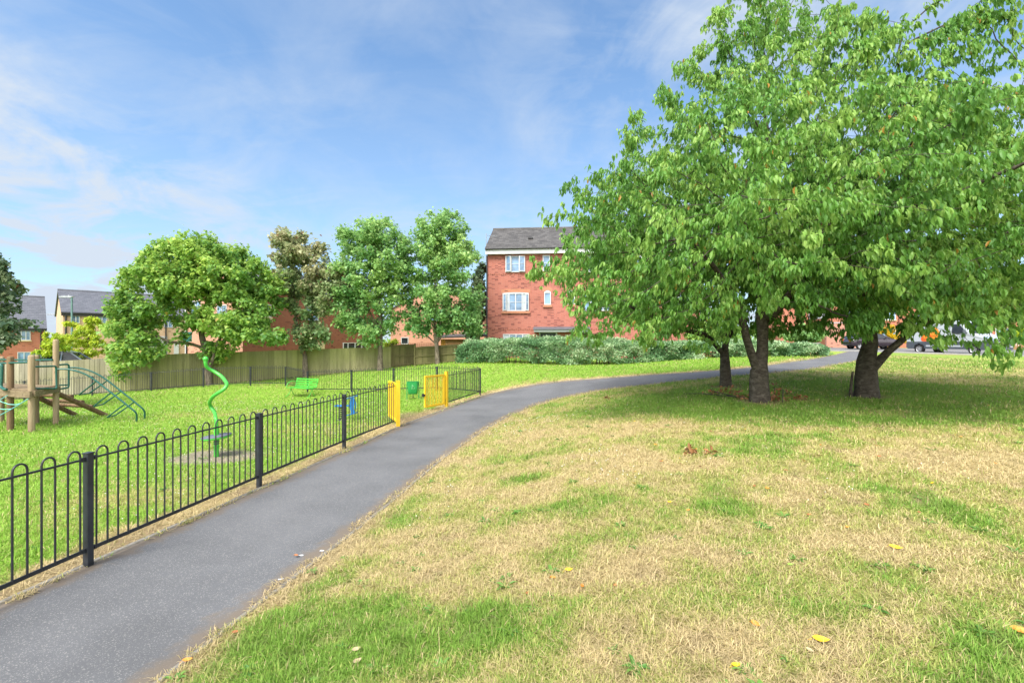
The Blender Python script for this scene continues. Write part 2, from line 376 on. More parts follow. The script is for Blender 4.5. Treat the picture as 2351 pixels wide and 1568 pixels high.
M['twig'] = m_bark('hedge_stem', (0.05, 0.035, 0.025), (0.12, 0.09, 0.06), False)
# ------------------------------------------------------------------ terrain
def px(u, v, Y): p = P(u, v, Y); return (p.x, p.y, p.z)
CP = [ # path and its surroundings, level ground near the viewer
 (-4.3,1,0),(-2.3,1,0),(-3.96,3.7,0),(-2.15,2.9,0),(-1.95,3.9,0),(-1.68,5.4,0),(-1.5,6.4,0),(-3.5,6.5,0),(-3.1,9,0),(-0.85,9.9,0),(-2.75,11.5,0),(-2.4,13,0),
 (-0.3,11.9,0.03),(-2.0,15,0),(-1.2,18.3,-.02),(0.05,13.25,.05),(1.0,15,.15),(2.1,16.2,.25),
 px(1400,892,16.6),px(1500,882,16.3),px(1600,871,16.1),px(1700,862,15.8),px(1800,853,16.4),px(1900,840,19.6),px(1975,826,24.4),px(1985,808,35.3),
 px(1220,885,19.3),px(1300,875.5,19.2),px(1400,868,19.0),px(1500,861,18.4),px(1600,855,17.8),px(1700,847,18.0),px(1800,834,20.6),px(1870,824,24.8),px(1930,812,30.6),
 # lawn on the right: a low bank beside the path, rising to the trees
 (-1.3,2.0,.06),(-0.9,4.5,.10),(-0.6,7,.12),(-0.2,1.5,.28),(0.3,4,.34),(0.8,7,.36),(1.2,10,.33),(0.8,-1,.35),(2.5,4,.45),(3,8,.53),(5,4,.5),(4,1,.45),(8,4,.58),(7,8,.64),(12,8,.72),
 px(1667,888,13.5),px(1745,922,11),px(1990,912,11.5),(3.2,12.5,.48),(12,11.5,.82),(14,15,.95),px(2150,870,15.3),px(2351,830,25),(20,20,1.03),
 # playground and what lies behind it
 (-8,2,0),(-8,6,0),(-6,9,0),(-9,9,0),(-10.9,10.9,0),(-11.3,11.8,0),(-14,9,-.05),(-11,12.5,0),(-7,13,-.03),(-5,13,-.02),(-4.3,12.7,0),
 (-20,14,-.25),(-6,18,-.2),(-3.6,17.3,-.06),(-4,20,-.12),px(690,914,22),px(807,902,22),px(904,904,20.5),px(1002,905,19.5),px(656,891,25),px(467,889,26),px(212,910,24.5),px(56,922,24),
 (-16,20,-.5),(-22,19,-.65),px(780,862,28.5),px(700,868,28.5),px(900,850,29),px(1000,838,29),px(133,912,26),px(465,888,28.2),px(-60,920,25),
 # mound, hedge, red house
 px(1060,836,27),px(1250,838,26.8),px(1408,838.6,26.5),px(1649,822.6,26),px(1889,818.6,27),(-1.5,22,.34),(1.5,22.5,.62),(-4,25,.40),(-4.5,23,.05),(-2,33,.85),(8,33,.95),(14,31,1.15),
 # road and beyond
 (26,38,1.28),(31.9,32,1.14),(34,36,1.2),(31,44,1.37),(38,44,1.35),(45,40,1.3),(29,28.5,1.1),(36,27,1.05),(22,44,1.4),(12,45,1.2),(30,60,1.5),(50,50,1.4),(45,25,1.0),
 (0,45,.7),(-12,45,0.0),(-19,34.6,-.5),(-26,38,-.9),(-37,40,-1.1),(-45,36,-1.5),(-49,50,-1.7),(-35,55,-1.4),(-35,22,-1.2),(-30,15,-.6),(-15,0,0),(10,-3,.5),(-4,-5,0),(20,5,.75),(25,12,.9),
]
CP = np.array(CP, dtype=float)
def _U(r2): return np.where(r2 > 1e-9, r2 * np.log(np.maximum(r2, 1e-9)), 0.0)
def _fit():
    n = len(CP); X = CP[:, :2]
    K = _U(((X[:, None] - X[None]) ** 2).sum(2)) + np.eye(n) * 0.6
    Pm = np.hstack([np.ones((n, 1)), X]); A = np.zeros((n + 3, n + 3))
    A[:n, :n] = K; A[:n, n:] = Pm; A[n:, :n] = Pm.T
    return np.linalg.solve(A, np.concatenate([CP[:, 2], np.zeros(3)]))
_w = _fit()
def H(x, y):
    x = np.asarray(x, dtype=float); y = np.asarray(y, dtype=float); sh = x.shape; x = x.ravel(); y = y.ravel(); out = np.empty(len(x))
    for i in range(0, len(x), 40000):
        a, b = x[i:i + 40000], y[i:i + 40000]
        u = _U((a[:, None] - CP[None, :, 0]) ** 2 + (b[:, None] - CP[None, :, 1]) ** 2)
        z = u @ _w[:-3] + _w[-3] + _w[-2] * a + _w[-1] * b
        d = np.hypot(a, b - 20); k = sstep(38, 75, d)
        out[i:i + 40000] = np.clip(z, -3, 3) * (1 - k) + k * np.where(a < 0, -1.5 * sstep(0, 40, -a), 1.2 * sstep(0, 20, a))
    return out.reshape(sh)
def h1(x, y): return float(H(np.array([x]), np.array([y]))[0])
def G(u, v, y0=1.2, y1=70):
    "where the sight line of photo position (u, v) meets the ground"
    t = np.arange(y0, y1, 0.04); z = CAMZ - (v - VC) / FPX * t
    d = z - H((u - UC) / FPX * t, t); k = np.argmax(d < 0)
    if d[k] >= 0: k = len(t) - 1
    return np.array([(u - UC) / FPX * t[k], t[k]])
def gp(u, v):
    a = G(u, v); return Vector((a[0], a[1], h1(a[0], a[1])))

def resample(pts, n):
    pts = np.array(pts, dtype=float); m = len(pts)
    e = np.vstack([2 * pts[0] - pts[1], pts, 2 * pts[-1] - pts[-2]]); out = []
    for i in range(1, m):
        p0, p1, p2, p3 = e[i - 1], e[i], e[i + 1], e[i + 2]
        for t in np.linspace(0, 1, 16, endpoint=False):
            out.append(0.5 * ((2 * p1) + (-p0 + p2) * t + (2 * p0 - 5 * p1 + 4 * p2 - p3) * t * t + (-p0 + 3 * p1 - 3 * p2 + p3) * t ** 3))
    out.append(pts[-1]); out = np.array(out)
    s = np.concatenate([[0], np.cumsum(np.linalg.norm(np.diff(out, axis=0), axis=1))]); q = np.linspace(0, s[-1], n)
    return np.stack([np.interp(q, s, out[:, 0]), np.interp(q, s, out[:, 1])], 1)
Lpx = [(0,1392.6),(190.5,1305.6),(364.5,1229),(588,1129.5),(795,1036),(918,980),(1031,937),(1109,909),(1170,895),(1220,885),(1300,875.5),(1400,868),(1500,861),(1600,855),(1700,847),(1800,834),(1870,824),(1930,812),(1952,806.5)]
Rpx = [(352,1568),(476,1473),(621,1366),(704,1299),(770,1254),(832.5,1204),(918,1134),(1000,1066),(1080,1008),(1150,964),(1200,941),(1250,923),(1320,906),(1400,892),(1500,882),(1600,871),(1700,862),(1800,853),(1900,840),(1975,826),(1986,808)]
LW = [(-4.6,-2.0),(-4.25,1.5)] + [tuple(G(*p)) for p in Lpx]
RW = [(-2.6,-2.0),(-2.32,1.5)] + [tuple(G(*p)) for p in Rpx]
NP = 260
PL, PR = resample(LW, NP), resample(RW, NP)
# pair each left sample with its nearest right sample so the strip stays square to the path
PC = (PL + PR) / 2
def smooth1(a, k=9):
    pad = np.vstack([np.repeat(a[:1], k, 0), a, np.repeat(a[-1:], k, 0)]); w = np.ones(2 * k + 1) / (2 * k + 1)
    return np.stack([np.convolve(pad[:, i], w, 'valid') for i in (0, 1)], 1)
PL, PR = smooth1(PL, 3), smooth1(PR, 3)
def polydist(x, y, poly, step=2):
    q = poly[::step]; a, b = q[:-1], q[1:]; out = np.full(len(x), 1e9)
    for i in range(len(a)):
        d = b[i] - a[i]; L2 = d @ d + 1e-12
        t = np.clip(((x - a[i, 0]) * d[0] + (y - a[i, 1]) * d[1]) / L2, 0, 1)
        out = np.minimum(out, (x - a[i, 0] - t * d[0]) ** 2 + (y - a[i, 1] - t * d[1]) ** 2)
    return np.sqrt(out)
def inpoly(x, y, poly):
    c = np.zeros(len(x), dtype=bool); n = len(poly); j = n - 1
    for i in range(n):
        xi, yi, xj, yj = *poly[i], *poly[j]
        cond = ((yi > y) != (yj > y)) & (x < (xj - xi) * (y - yi) / (yj - yi + 1e-12) + xi); c ^= cond; j = i
    return c
PATHPOLY = np.vstack([PL[::3], PR[::-3]])
LEFTPOLY = np.vstack([PL[::4], [(27, 80), (-120, 80), (-120, -2)]])       # ground to the left of the path
ROADN = [(16,49),(20.5,44),(26.5,36.8),(29,33.6),(31,31.6),(34,29),(40,25),(52,17)]
ROADF = [(27,60),(31,54),(37.5,50),(43,45.5),(48,40.5),(53,35),(62,27),(75,18)]
RN, RF = resample(ROADN, 40), resample(ROADF, 40)
ROADPOLY = np.vstack([RN, RF[::-1]])

# ------------------------------------------------------------------ how green or dry the turf is
BL = [(700,1450,.9,.45,.5),(880,1500,.6,.35,.55),(1080,1450,.4,.3,.5),(560,1510,.5,.3,.45),(760,1345,.35,.2,.45),(1250,1170,.9,.7,.40),(1400,1240,.35,.3,.35),(1190,1103,.3,.2,.6),(1640,1165,.35,.17,.5),
 (1250,1290,.3,.2,.45),(2220,1190,.35,1.0,.32),(2080,1120,.4,.6,.25),(1700,1400,.8,.4,.15),(2280,1520,.6,.3,.35),(1800,1010,1.6,.7,.3),(1290,930,1.2,.5,.35),(1280,1040,.6,.6,.15),(2330,1480,.5,.5,.3),
 (1400,985,1.9,1.3,-.42),(1420,1060,1.2,.9,-.38),(1430,1290,.7,.4,-.28),(2310,1065,1.4,.9,-.55),(1000,1250,.8,.7,-.35),(1130,1060,.9,.7,-.15),(1600,1100,1.5,.8,-.22),(1900,1250,1.1,.5,-.12),(1500,1200,.8,.4,-.15),
 (590,950,3.2,1.0,-.20),(820,985,1.6,1.0,-.28),(300,1150,1.2,.7,-.30),(480,1150,.8,.4,-.12),(1230,880,2.5,.9,-.25),(2300,900,2.0,.6,-.2),(2000,870,2.0,1.0,.1)]
BLW = [(*G(u, v), rx, ry, a) for (u, v, rx, ry, a) in BL]
SPIN = G(497, 1049); TA, TB, TC = G(1667, 888), G(1745, 922), G(1990, 912)
def turf(x, y):
    "returns greenness 0..1 and bare-soil 0..1"
    left = inpoly(x, y, LEFTPOLY)
    n = fbm(x * 0.55, y * 0.55, 3, 4) - 0.5; n2 = fbm(x * 2.3, y * 2.3, 11, 3) - 0.5; n3 = fbm(x * 7, y * 7, 17, 2) - .5
    g = np.where(left, 0.92, 0.46)
    g = np.where(~left, g + 0.28 * sstep(12.5, 16, y - 0.15 * x), g)
    for (cx, cy, rx, ry, a) in BLW:
        g = g + a * np.exp(-(((x - cx) / rx) ** 2 + ((y - cy) / ry) ** 2))
    # lusher turf below the cherry trees
    e = ((x - 7.6) / 6.2) ** 2 + ((y - 11.2) / 3.3) ** 2
    g = g + np.where(left, 0, 0.55 * (1 - sstep(0.55, 1.25, e + n * 0.6)))
    g = g + (fbm(x * 4.2, y * 4.2, 29, 2) - .5) * np.where(left, .15, .55) + n * np.where(left, 0.35, 0.65) + n2 * np.where(left, 0.3, 0.75) + n3 * 0.45
    dL = polydist(x, y, PL, 3); dR = polydist(x, y, PR, 3)
    strip = np.where(left, 1 - sstep(0.28, 0.62, dL + n2 * 0.5), 0) * sstep(30, 20, y)
    g = g - 0.85 * strip
    sR = np.where(left, 0, 1 - sstep(0.05, 0.38, dR + n2 * 0.45)); g = g - 0.35 * sR
    soil = np.clip(strip * sstep(-0.12, 0.15, n2 + 0.02) * 0.9, 0, 1) + sR * 0.55
    ds = np.hypot((x - SPIN[0]) / 0.95, (y - SPIN[1] + .05) / 0.62) + n2 * 0.5
    soil = np.maximum(soil, 1 - sstep(0.75, 1.05, ds))
    gate = np.hypot((x + 2.55) / 1.0, (y - 13.0) / 1.5) + n2 * .5; soil = np.maximum(soil, 0.9 * (1 - sstep(0.5, 1.0, gate)))
    for t in (TA, TB, TC): soil = np.maximum(soil, 0.8 * (1 - sstep(0.35, 0.6, np.hypot(x - t[0], y - t[1]) + n2 * .3)))
    soil = np.maximum(soil, 0.35 * (1 - sstep(0.1, 0.4, g)) * sstep(0.0, 0.2, n2))
    sp_ = sstep(.60, .74, fbm(x * 9, y * 9, 91, 2)) * sstep(.45, .62, fbm(x * 1.3, y * 1.3, 97, 2)); soil = np.maximum(soil, np.where(left, .35, .75) * sp_)
    return np.clip(g, 0, 1), np.clip(soil, 0, 1)
C_TAN = np.array((0.54, 0.44, 0.23)); C_OLV = np.array((0.385, 0.395, 0.115)); C_GRN = np.array((0.17, 0.30, 0.045)); C_LIME = np.array((0.225, 0.40, 0.048)); C_SOIL = np.array((0.235, 0.165, 0.11))
def turfcol(x, y, g, soil):
    left = inpoly(x, y, LEFTPOLY)
    top = np.where(left[:, None], C_LIME, C_GRN * 1.05)
    k1 = sstep(0.12, 0.5, g)[:, None]; k2 = sstep(0.45, 0.88, g)[:, None]
    c = (C_TAN * (1 - k1) + C_OLV * k1) * (1 - k2) + top * k2
    greysoil = np.hypot(x - SPIN[0], y - SPIN[1]) < 1.6
    so_ = np.where(greysoil[:, None], np.array((0.27, 0.235, 0.20)), C_SOIL)
    return c * (1 - soil[:, None]) + so_ * soil[:, None]

# ------------------------------------------------------------------ ground sheet
def axis(a, b, fine, lo, hi):
    c = list(np.arange(a, b + 1e-6, fine)); s = fine; x = a
    while x > lo: s *= 1.22; x -= s; c.insert(0, x)
    s = fine; x = c[-1]
    while x < hi: s *= 1.22; x += s; c.append(x)
    return np.array(c)
gx, gy = axis(-13, 16, 0.13, -900, 900), axis(1, 19, 0.13, -300, 1300)
GX, GY = np.meshgrid(gx, gy); fx, fy = GX.ravel(), GY.ravel(); fz = H(fx, fy)
inp = inpoly(fx, fy, PATHPOLY)
gg, ss = turf(fx, fy); cols = turfcol(fx, fy, gg, ss)
far_ = (np.hypot(fx, fy - 20) > 60)[:, None]; cols = np.where(far_, np.array((0.13, 0.19, 0.05)), cols)
nx, ny = len(gx), len(gy); ii = (np.arange(ny - 1)[:, None] * nx + np.arange(nx - 1)[None]).ravel()
def m_ground():
    m, nt, b = nmat('turf'); t = NT(nt); o = t.obj(); a = t.attr('col').outputs['Color']
    f1 = t.noise(o, 38, 5, 0.7); f2 = t.noise(o, 7, 4, 0.6); f3 = t.noise(o, 130, 2)
    c = t.mix(t.rng(f2, 0.3, 0.7, 0.0, 0.35), a, (0.36, 0.31, 0.11))
    k = t.rng(f1, 0.3, 0.7, 0.78, 1.18); c = t.mix(1, c, t.n('ShaderNodeCombineColor', {0: k, 1: k, 2: k}).outputs[0], 'MULTIPLY')
    t.link(c, b.inputs['Base Color']); b.inputs['Roughness'].default_value = 1.0; b.inputs['Specular IOR Level'].default_value = 0.05
    t.bump(t.n('ShaderNodeMath', {0: f1, 1: f3}, operation='ADD').outputs[0], 0.7, 0.03, b)
    return m
# keep the sheet just under path and road
keep = fz - np.where(inp, 0.012, 0) - np.where(inpoly(fx, fy, ROADPOLY), 0.03, 0)
ground = np_mesh('grass_lawn', np.stack([fx, fy, keep], 1), [np.stack([ii, ii + 1, ii + nx + 1, ii + nx], 1)], m_ground(), attrs={'col': cols}, smooth=True)
tag(ground, kind='structure')

# ------------------------------------------------------------------ path, edging, road
def m_asphalt(name, base, worn, edge=False):
    m, nt, b = nmat(name); t = NT(nt); o = t.obj()
    f = t.noise(o, 210, 3, 0.8); g = t.noise(o, 0.9, 5, 0.6); vo = t.n('ShaderNodeTexVoronoi', {'Vector': o, 'Scale': 170.0})
    c = t.mix(t.rng(g, 0.35, 0.68), base, worn)
    k = t.rng(f, 0.3, 0.7, 0.72, 1.25); c = t.mix(1, c, t.n('ShaderNodeCombineColor', {0: k, 1: k, 2: k}).outputs[0], 'MULTIPLY')
    sel = t.n('ShaderNodeSeparateColor', {0: vo.outputs['Color']}).outputs[0]
    c = t.mix(t.rng(sel, 0.84, 0.97, 0, 0.6), c, (0.32, 0.31, 0.29))
    st = t.noise(o, 2.6, 6, 0.7); c = t.mix(t.rng(st, 0.6, 0.72, 0, 0.22), c, (0.06, 0.058, 0.055))
    if edge:
        ed = t.attr('edge').outputs['Fac']; nn = t.noise(o, 5.5, 6, 0.7)
        c = t.mix(t.rng(t.n('ShaderNodeMath', {0: ed, 1: nn}, operation='ADD').outputs[0], 0.98, 1.28, 0, 0.8), c, (0.155, 0.12, 0.085))
        pt = t.n('ShaderNodeTexVoronoi', {'Vector': t.map(o, (.42, .42, .42)), 'Scale': 1.0}, feature='DISTANCE_TO_EDGE')
        c = t.mix(t.rng(pt.outputs['Distance'], 0.0, 0.006, 0.0, 0.0), c, (0.03, 0.03, 0.03))
        bl_ = t.noise(o, 0.45, 3, 0.5); c = t.mix(t.rng(bl_, 0.52, 0.62, 0, 0.22), c, (0.16, 0.16, 0.165)); c = t.mix(t.rng(bl_, 0.34, 0.44, 0.18, 0), c, (0.06, 0.06, 0.062))
    t.link(c, b.inputs['Base Color']); b.inputs['Roughness'].default_value = 0.82; b.inputs['Specular IOR Level'].default_value = 0.35
    t.bump(f, 0.55, 0.006, b)
    return m
def strip(A, B, nseg, dz):
    V = []
    for k in range(nseg + 1):
        q = A + (B - A) * (k / nseg); V.append(np.stack([q[:, 0], q[:, 1], H(q[:, 0], q[:, 1]) + dz], 1))
    V = np.stack(V, 1); n = len(A); V = V.reshape(-1, 3)
    i = (np.arange(n - 1)[:, None] * (nseg + 1) + np.arange(nseg)[None]).ravel()
    return V, np.stack([i, i + 1, i + nseg + 2, i + nseg + 1], 1)
V, F = strip(PL, PR, 12, 0.006)
tag(np_mesh('footpath', V, [F[:, ::-1]], m_asphalt('path_asphalt', (0.098, 0.100, 0.106), (0.128, 0.130, 0.137), True), smooth=True, attrs={'edge': np.tile(np.abs(np.linspace(-1, 1, 13)) ** 3, len(PL))}), kind='structure')
V, F = strip(RN, RF, 10, 0.004)
tag(np_mesh('road', V, [F[:, ::-1]], m_asphalt('road_asphalt', (0.14, 0.14, 0.14), (0.17, 0.17, 0.17)), smooth=True), kind='structure')
def normals2(p):
    d = np.gradient(p, axis=0); d /= np.linalg.norm(d, axis=1)[:, None] + 1e-9; return np.stack([-d[:, 1], d[:, 0]], 1)
def edging(name, line, side, w, top, mat, sink=0.12):
    n = normals2(line) * side; o = line + n * w
    za, zb = H(line[:, 0], line[:, 1]), H(o[:, 0], o[:, 1])
    jit = (fbm(line[:, 0] * 3, line[:, 1] * 3, 5, 2) - 0.5) * 0.012
    rows = [np.stack([line[:, 0], line[:, 1], za - sink], 1), np.stack([line[:, 0], line[:, 1], za + top + jit], 1), np.stack([o[:, 0], o[:, 1], zb + top + jit], 1), np.stack([o[:, 0], o[:, 1], zb - sink], 1)]
    V = np.stack(rows, 1).reshape(-1, 3); m = len(line); i = (np.arange(m - 1)[:, None] * 4 + np.arange(3)[None]).ravel()
    F = np.stack([i, i + 1, i + 5, i + 4], 1)
    return tag(np_mesh(name, V, [F if side > 0 else F[:, ::-1]], mat), kind='structure')
edging('path_edging', PL, 1, 0.045, 0.018, M['concrete'])
edging('path_edging', PR, -1, 0.04, 0.010, M['concrete'])
edging('kerb', RN, -1 if normals2(RN)[5, 0] > 0 else 1, 0.14, 0.09, M['kerb'])

# ------------------------------------------------------------------ turf blades, clover heads
def m_blade():
    m, nt, b = nmat('grass_blade'); t = NT(nt); a = t.attr('col').outputs['Color']
    t.link(a, b.inputs['Base Color']); b.inputs['Roughness'].default_value = 0.55; b.inputs['Specular IOR Level'].default_value = 0.25
    tr = t.n('ShaderNodeBsdfTranslucent', {'Color': a}); ms = t.n('ShaderNodeMixShader', {0: 0.3, 1: b.outputs[0], 2: tr.outputs[0]})
    t.link(ms.outputs[0], nt.nodes['Material Output'].inputs[0]); return m
def blades(N):
    r = np.exp(rng.uniform(np.log(1.7), np.log(36), N)); th = rng.uniform(R(-63), R(63), N)
    x, y = r * np.sin(th), r * np.cos(th)
    clump = fbm(x * 5, y * 5, 23, 3)
    ins = inpoly(x, y, PATHPOLY); ok = ~inpoly(x, y, ROADPOLY)
    ok[ins] &= np.minimum(polydist(x[ins], y[ins], PL, 3), polydist(x[ins], y[ins], PR, 3)) < .10 * np.clip(clump[ins] * 2 - .9 + .4 * vnoise(x[ins] * 1.3, y[ins] * 1.3, 77), 0, 1)
    x, y, r, clump = x[ok], y[ok], r[ok], clump[ok]
    dp = np.minimum(polydist(x, y, PL, 3), polydist(x, y, PR, 3))
    g, s = turf(x, y)
    ok = (rng.random(len(x)) > s * 0.82) & ((dp > 0.02 + 0.05 * (clump - .4)) | inpoly(x, y, PATHPOLY)) & (y < 33)
    x, y, r, clump, g, s = x[ok], y[ok], r[ok], clump[ok], g[ok], s[ok]; n = len(x)
    z = H(x, y)
    c = turfcol(x, y, np.clip(g + rng.normal(0, 0.17, n), 0, 1), s * 0.5)
    c = c * rng.uniform(0.78, 1.22, n)[:, None]
    straw = rng.random(n) < (0.03 + 0.32 * (1 - g)); c[straw] = np.array((0.55, 0.44, 0.24)) * rng.uniform(0.7, 1.15, straw.sum())[:, None]
    left = inpoly(x, y, LEFTPOLY)
    tall = sstep(0.62, 0.9, g) * (~left) * (r < 9)
    L = rng.uniform(0.024, 0.062, n) * (0.8 + 0.9 * clump) * (1 + 0.035 * r) + tall * rng.uniform(0, 0.05, n) * sstep(.35, .65, clump)
    w = 0.0008 + 0.00033 * r * rng.uniform(0.7, 1.3, n)
    lean = np.where(rng.random(n) < 0.75 - 0.35 * g, rng.uniform(0.9, 1.45, n), rng.uniform(0.1, 0.9, n))
    a = rng.uniform(0, 2 * np.pi, n)
    d = np.stack([np.cos(a) * np.sin(lean), np.sin(a) * np.sin(lean), np.cos(lean)], 1)
    side = np.stack([-np.sin(a + rng.normal(0, .6, n)), np.cos(a), 0 * a], 1) * w[:, None]
    base = np.stack([x, y, z - 0.004 + 0.012 * (lean > .9)], 1)
    mid = base + d * (L * 0.55)[:, None]; d2 = d.copy(); d2[:, 2] -= rng.uniform(0.1, 0.7, n); 
    tip = mid + d2 * (L * 0.45)[:, None]
    V = np.stack([base - side * .8, base + side * .8, mid + side, mid - side, tip], 1).reshape(-1, 3)
    i = np.arange(n) * 5
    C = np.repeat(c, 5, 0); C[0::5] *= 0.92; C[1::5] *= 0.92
    return V, np.stack([i, i + 1, i + 2, i + 3], 1), np.stack([i + 3, i + 2, i + 4], 1), C
V, F4, F3, C = blades(1150000)
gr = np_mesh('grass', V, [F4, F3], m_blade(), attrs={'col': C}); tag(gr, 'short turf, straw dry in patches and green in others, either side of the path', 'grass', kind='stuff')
def clover():
    n = 2600; Vs = []; pos = []
    x = np.concatenate([rng.uniform(-14, -3, n), rng.uniform(-1.2, 1.6, 420), rng.uniform(0, 12, 200)]); y = np.concatenate([rng.uniform(4, 21, n), rng.uniform(5, 12, 420), rng.uniform(4, 14, 200)])
    ok = ~inpoly(x, y, PATHPOLY) & (vnoise(x * 0.8, y * 0.8, 31) > 0.56) & (polydist(x, y, PL, 3) > .5); x, y = x[ok], y[ok]; z = H(x, y) + rng.uniform(.03, .06, len(x))
    s = rng.uniform(.006, .010, len(x)) * (1 + 0.03 * y)
    o = np.array([(1, 0, 0), (0, 1, 0), (-1, 0, 0), (0, -1, 0), (0, 0, .8), (0, 0, -.6)])
    V = (np.stack([x, y, z], 1)[:, None] + o[None] * s[:, None, None]).reshape(-1, 3); i = np.arange(len(x))[:, None] * 6
    F = np.concatenate([i + np.array(q) for q in ((0, 1, 4), (1, 2, 4), (2, 3, 4), (3, 0, 4), (1, 0, 5), (2, 1, 5), (3, 2, 5), (0, 3, 5))])
    o = np_mesh('clover_flowers', V, [F], m_plain('clover_white', (0.62, 0.6, 0.52), 0.9, 0.1)); tag(o, 'tiny white clover heads scattered through the grass', 'flowers', kind='stuff')
clover()
# ------------------------------------------------------------------ bow-top railings
def V3(x, y, z): return Vector((x, y, z))
def on(x, y, dz=0): return Vector((x, y, h1(x, y) + dz))
PH, RAILZ, LOWZ = 1.03, 0.985, 0.155
def panel(parent, a, b, spacing=0.115, r=0.0085, inset=0.05):
    "one welded panel between post feet a and b (ground points)"
    a, b = Vector(a), Vector(b); d = b - a; L = math.hypot(d.x, d.y); e = d / L     # e carries the slope too
    m = MB()
    s0, s1 = inset, L - inset
    at = lambda s, z: a + e * s + V3(0, 0, z)
    m.tube([at(s0 - .02, RAILZ), at(s1 + .02, RAILZ)], 0.010, 6)
    m.beam(at(s0 - .02, LOWZ), at(s1 + .02, LOWZ), 0.010, 0.034)
    n = max(2, int(round((s1 - s0 - 0.04) / spacing))); n -= (n % 2); n += 1
    # hoops: bars in pairs, each pair joined by a bow
    sp_ = (s1 - s0 - 0.05) / n; w = sp_
    k = 0; s = s0 + 0.025 + sp_ * 0.5 - sp_ * .5 + 0.01
    while k < n // 2 + (n % 2):
        sa = s0 + 0.025 + (2 * k) * sp_ + sp_ * 0.0; sb = sa + sp_
        if sb > s1 + .005: break
        pts = [at(sa, LOWZ - .012)] + [at(sa, RAILZ)]
        rad = (sb - sa) / 2; cz = RAILZ + 0.035
        for q in range(0, 9):
            t = math.pi * (1 - q / 8); pts.append(at((sa + sb) / 2 + rad * math.cos(t), cz + rad * 1.05 * math.sin(t)))
        pts += [at(sb, RAILZ), at(sb, LOWZ - .012)]
        m.tube(pts, r, 6); k += 1
    return m.build('railing_panel', M['black'], parent)
def post(parent, p, h=PH, w=0.056, mat='post', name='post', yaw=0.0):
    p = Vector(p); c, s = math.cos(yaw), math.sin(yaw); ax = (V3(c, s, 0), V3(-s, c, 0), V3(0, 0, 1))
    m = MB(); m.box(p + V3(0, 0, h / 2 - .15), (w, w, h + .3), ax); m.box(p + V3(0, 0, h + .006), (w + .012, w + .012, 0.014), ax)
    o = m.build(name, M[mat], parent, bevel=0.004)
    for z in (RAILZ, LOWZ):                       # fixing lugs
        q = MB(); q.box(p + V3(0, 0, z), (w + .07, 0.016, 0.04), ax); q.tube([p + ax[1] * -.03 + ax[0] * (w / 2 + .02) + V3(0, 0, z), p + ax[1] * .03 + ax[0] * (w / 2 + .02) + V3(0, 0, z)], .011, 6)
        q.build('bracket', M['black'], parent)
    return o
def railing(label, pts, group=None, skip_posts=(), endinset=None):
    t = thing('bow_top_railing', label, 'railing', pts[0], group)
    for i, p in enumerate(pts):
        j = min(i, len(pts) - 2); d = Vector(pts[j + 1]) - Vector(pts[j])
        if i not in skip_posts: post(t, p, yaw=math.atan2(d.y, d.x))
    for a, b in zip(pts[:-1], pts[1:]): panel(t, a, b)
    return t
FP = [on(-4.13, 2.0), on(-3.879, 4.387), on(-3.563, 6.752), on(-3.2125, 9.167), on(-2.80, 11.45)]
railing('black bow-top railing along the near left edge of the footpath, up to a yellow gate', FP, 'black railings round the play area', skip_posts=(4,))
GB = on(-2.02, 15.0); EP = on(-1.22, 18.35)
railing('short black bow-top railing from the yellow gate to the end post by the path', [GB, EP], 'black railings round the play area', skip_posts=(0,))
def pp(u, v, Y): p = P(u, v, Y); return on(p.x, p.y)
back = [EP + V3(-.02, .1, 0), pp(1003, 906, 20.3), pp(904, 904, 21.0), pp(807, 902, 22.2), pp(706, 897, 23.6)]
railing('black bow-top railing behind the green bin and bench, in front of the grassy mound', back, 'black railings round the play area', skip_posts=(0,))
bk2 = [pp(706, 897, 23.6) + V3(-.05, .1, 0), pp(656, 891, 25.2)]
far = [pp(-60, 925, 23.2), pp(56, 921, 24.0), pp(212, 910, 24.8), pp(347, 900, 25.4), pp(467, 893, 25.9), pp(575, 890, 26.0), pp(656, 889, 25.6)]
railing('long black bow-top railing at the back of the play area before the timber fence', far + [pp(700, 893, 23.9)], 'black railings round the play area', skip_posts=(7,))

